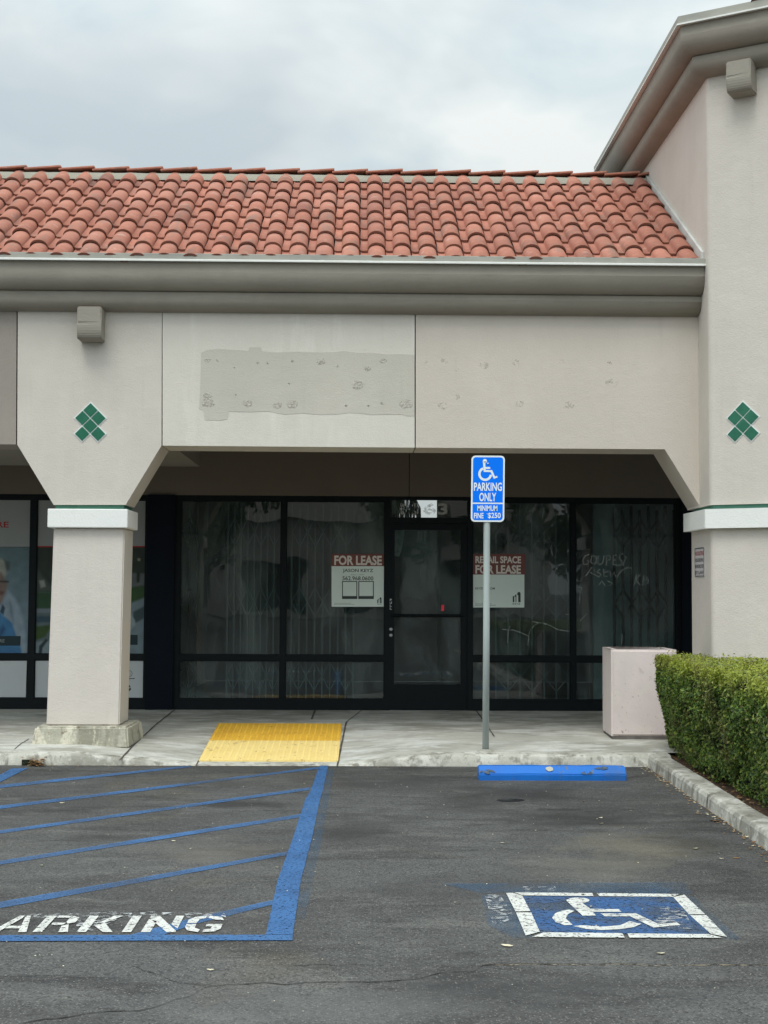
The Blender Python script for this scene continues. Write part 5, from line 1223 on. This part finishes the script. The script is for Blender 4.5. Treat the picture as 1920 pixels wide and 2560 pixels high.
# ------------------------------------------------------------------ across the car park, seen only as reflections
fb = empty('far_shop_building', (-4, -42, 0), 'low pale shop building across the car park, reflected in the glass', 'building')
bm = B(); box(bm, -30, 10, -50, -42, 0, 5.2); build('wall', bm, m_wall, fb)
bm = B(); prism(bm, [(-41.4, 5.2), (-46, 7.0), (-50.6, 5.2)], -30.5, 10.5, axis='X'); build('roof', bm, m_soffit, fb)
for k in range(7):
    bm = B(); box(bm, -27+k*5.2, -23.6+k*5.2, -42.03, -41.99, .3, 2.9); build('shop_window', bm, m_navy, fb)
def fartree(x, y, h, r, lab):
    t = empty('tree', (x, y, 0), lab, 'tree', 'trees across the car park')
    bm = B(); tube(bm, [(x, y, 0), (x+.1, y, h*.3), (x-.1, y+.1, h*.6), (x, y, h*.85)], [.22, .17, .1, .04], 9)
    for k in range(5): a = k*1.3; tube(bm, [(x, y, h*(.35+.06*k)), (x+math.cos(a)*r*.6, y+math.sin(a)*r*.6, h*(.55+.06*k))], [.08, .02], 6)
    build('trunk', bm, m_leafbark, t)
    vs_, fs_ = [], []
    cl = [(random.gauss(0, r*.45), random.gauss(0, r*.45), h*.62+random.gauss(0, h*.14), random.uniform(.5, 1.1)) for _ in range(26)]
    for k in range(6500):
        cx_, cy_, cz_, rr = random.choice(cl); d = Vector((random.gauss(0, 1), random.gauss(0, 1), random.gauss(0, .8))).normalized()*rr*random.random()**.4
        c = Vector((x+cx_, y+cy_, cz_))+d; n_ = Vector((random.gauss(0, 1), random.gauss(0, 1), random.gauss(0, 1))).normalized(); t1 = n_.orthogonal().normalized()*.13; t2 = n_.cross(t1)
        i = len(vs_); vs_ += [c-t1-t.location, c+t2*.6-t.location, c+t1-t.location, c-t2*.6-t.location]; fs_.append((i, i+1, i+2, i+3))
    me = bpy.data.meshes.new('crown'); me.from_pydata(vs_, [], fs_); me.materials.append(m_crown); o = bpy.data.objects.new('crown', me); col.objects.link(o); o.parent = t
fartree(-6.5, -20, 7.5, 3.0, 'broad dark tree across the car park, reflected in the left window')
fartree(1.5, -26, 8.5, 3.2, 'tall tree behind the viewer, reflected in the door')
fartree(8.5, -18, 7.0, 2.8, 'round tree across the car park, reflected in the right window')
fartree(-14, -30, 9, 3.5, 'tall tree at the far corner of the car park, reflected left of the column')

# ------------------------------------------------------------------ light
SE, SA = 60, 200         # sun elevation; azimuth the light comes from (degrees, 180 = behind the camera)
sl = bpy.data.lights.new('sun', 'SUN'); sl.energy = 1.5; sl.angle = R(24); sl.color = (1, .975, .93)
so = bpy.data.objects.new('sun', sl); col.objects.link(so)
dirv = Vector((math.sin(R(SA))*math.cos(R(SE)), math.cos(R(SA))*math.cos(R(SE)), math.sin(R(SE))))
so.rotation_euler = dirv.to_track_quat('Z', 'Y').to_euler(); so.location = (0, 0, 30)
w = bpy.data.worlds.new('World'); scene.world = w; w.use_nodes = True; N, L = w.node_tree.nodes, w.node_tree.links
bg = N['Background']; sky = N.new('ShaderNodeTexSky'); sky.sky_type = 'NISHITA'; sky.sun_disc = False; sky.sun_elevation = R(SE); sky.sun_rotation = R(SA)
tc = N.new('ShaderNodeTexCoord'); sp_ = N.new('ShaderNodeSeparateXYZ'); L.new(tc.outputs['Generated'], sp_.inputs[0])
def wn(scale, det, st, off, dist=0.0):
    mp = N.new('ShaderNodeMapping'); mp.inputs['Scale'].default_value = st; mp.inputs['Location'].default_value = off; L.new(tc.outputs['Generated'], mp.inputs[0])
    n = N.new('ShaderNodeTexNoise'); n.inputs['Scale'].default_value = scale; n.inputs['Detail'].default_value = det; n.inputs['Roughness'].default_value = .5; n.inputs['Distortion'].default_value = dist; L.new(mp.outputs[0], n.inputs['Vector']); return n.outputs['Fac']
c = mixc(N, L, ramp(N, L, wn(5, 5, (1, 1, 1.6), (0, .3, 0), .4), .40, .60), c4(5.7, 6.7, 7.05), c4(8.1, 8.45, 8.3))
c = mixc(N, L, ramp(N, L, wn(3.2, 4, (1, 1, 1.8), (2.4, .1, 1.2), .3), .47, .66), c, c4(4.9, 5.65, 6.05), k=.85)
c = mixc(N, L, .06, c, sky.outputs[0])
zz = N.new('ShaderNodeMath'); zz.operation = 'MULTIPLY_ADD'; zz.inputs[1].default_value = 1.25; zz.inputs[2].default_value = .74; zz.use_clamp = False
cl_ = N.new('ShaderNodeMath'); cl_.operation = 'MAXIMUM'; cl_.inputs[1].default_value = 0; L.new(sp_.outputs['Z'], cl_.inputs[0]); L.new(cl_.outputs[0], zz.inputs[0])
# an overcast sky is brighter round the hidden sun
dt = N.new('ShaderNodeVectorMath'); dt.operation = 'DOT_PRODUCT'; L.new(tc.outputs['Generated'], dt.inputs[0]); dt.inputs[1].default_value = dirv
g1 = ramp(N, L, dt.outputs['Value'], .1, 1.0); ad = N.new('ShaderNodeMath'); ad.operation = 'MULTIPLY_ADD'; L.new(g1, ad.inputs[0]); ad.inputs[1].default_value = .9; L.new(zz.outputs[0], ad.inputs[2])
vm = N.new('ShaderNodeVectorMath'); vm.operation = 'SCALE'; L.new(c, vm.inputs[0]); L.new(ad.outputs[0], vm.inputs['Scale'])
L.new(vm.outputs[0], bg.inputs['Color']); bg.inputs['Strength'].default_value = .1
scene.view_settings.view_transform = 'Standard'; scene.view_settings.look = 'None'; scene.view_settings.exposure = 0; scene.view_settings.gamma = 1
scene.cycles.max_bounces = 8; scene.cycles.transparent_max_bounces = 16
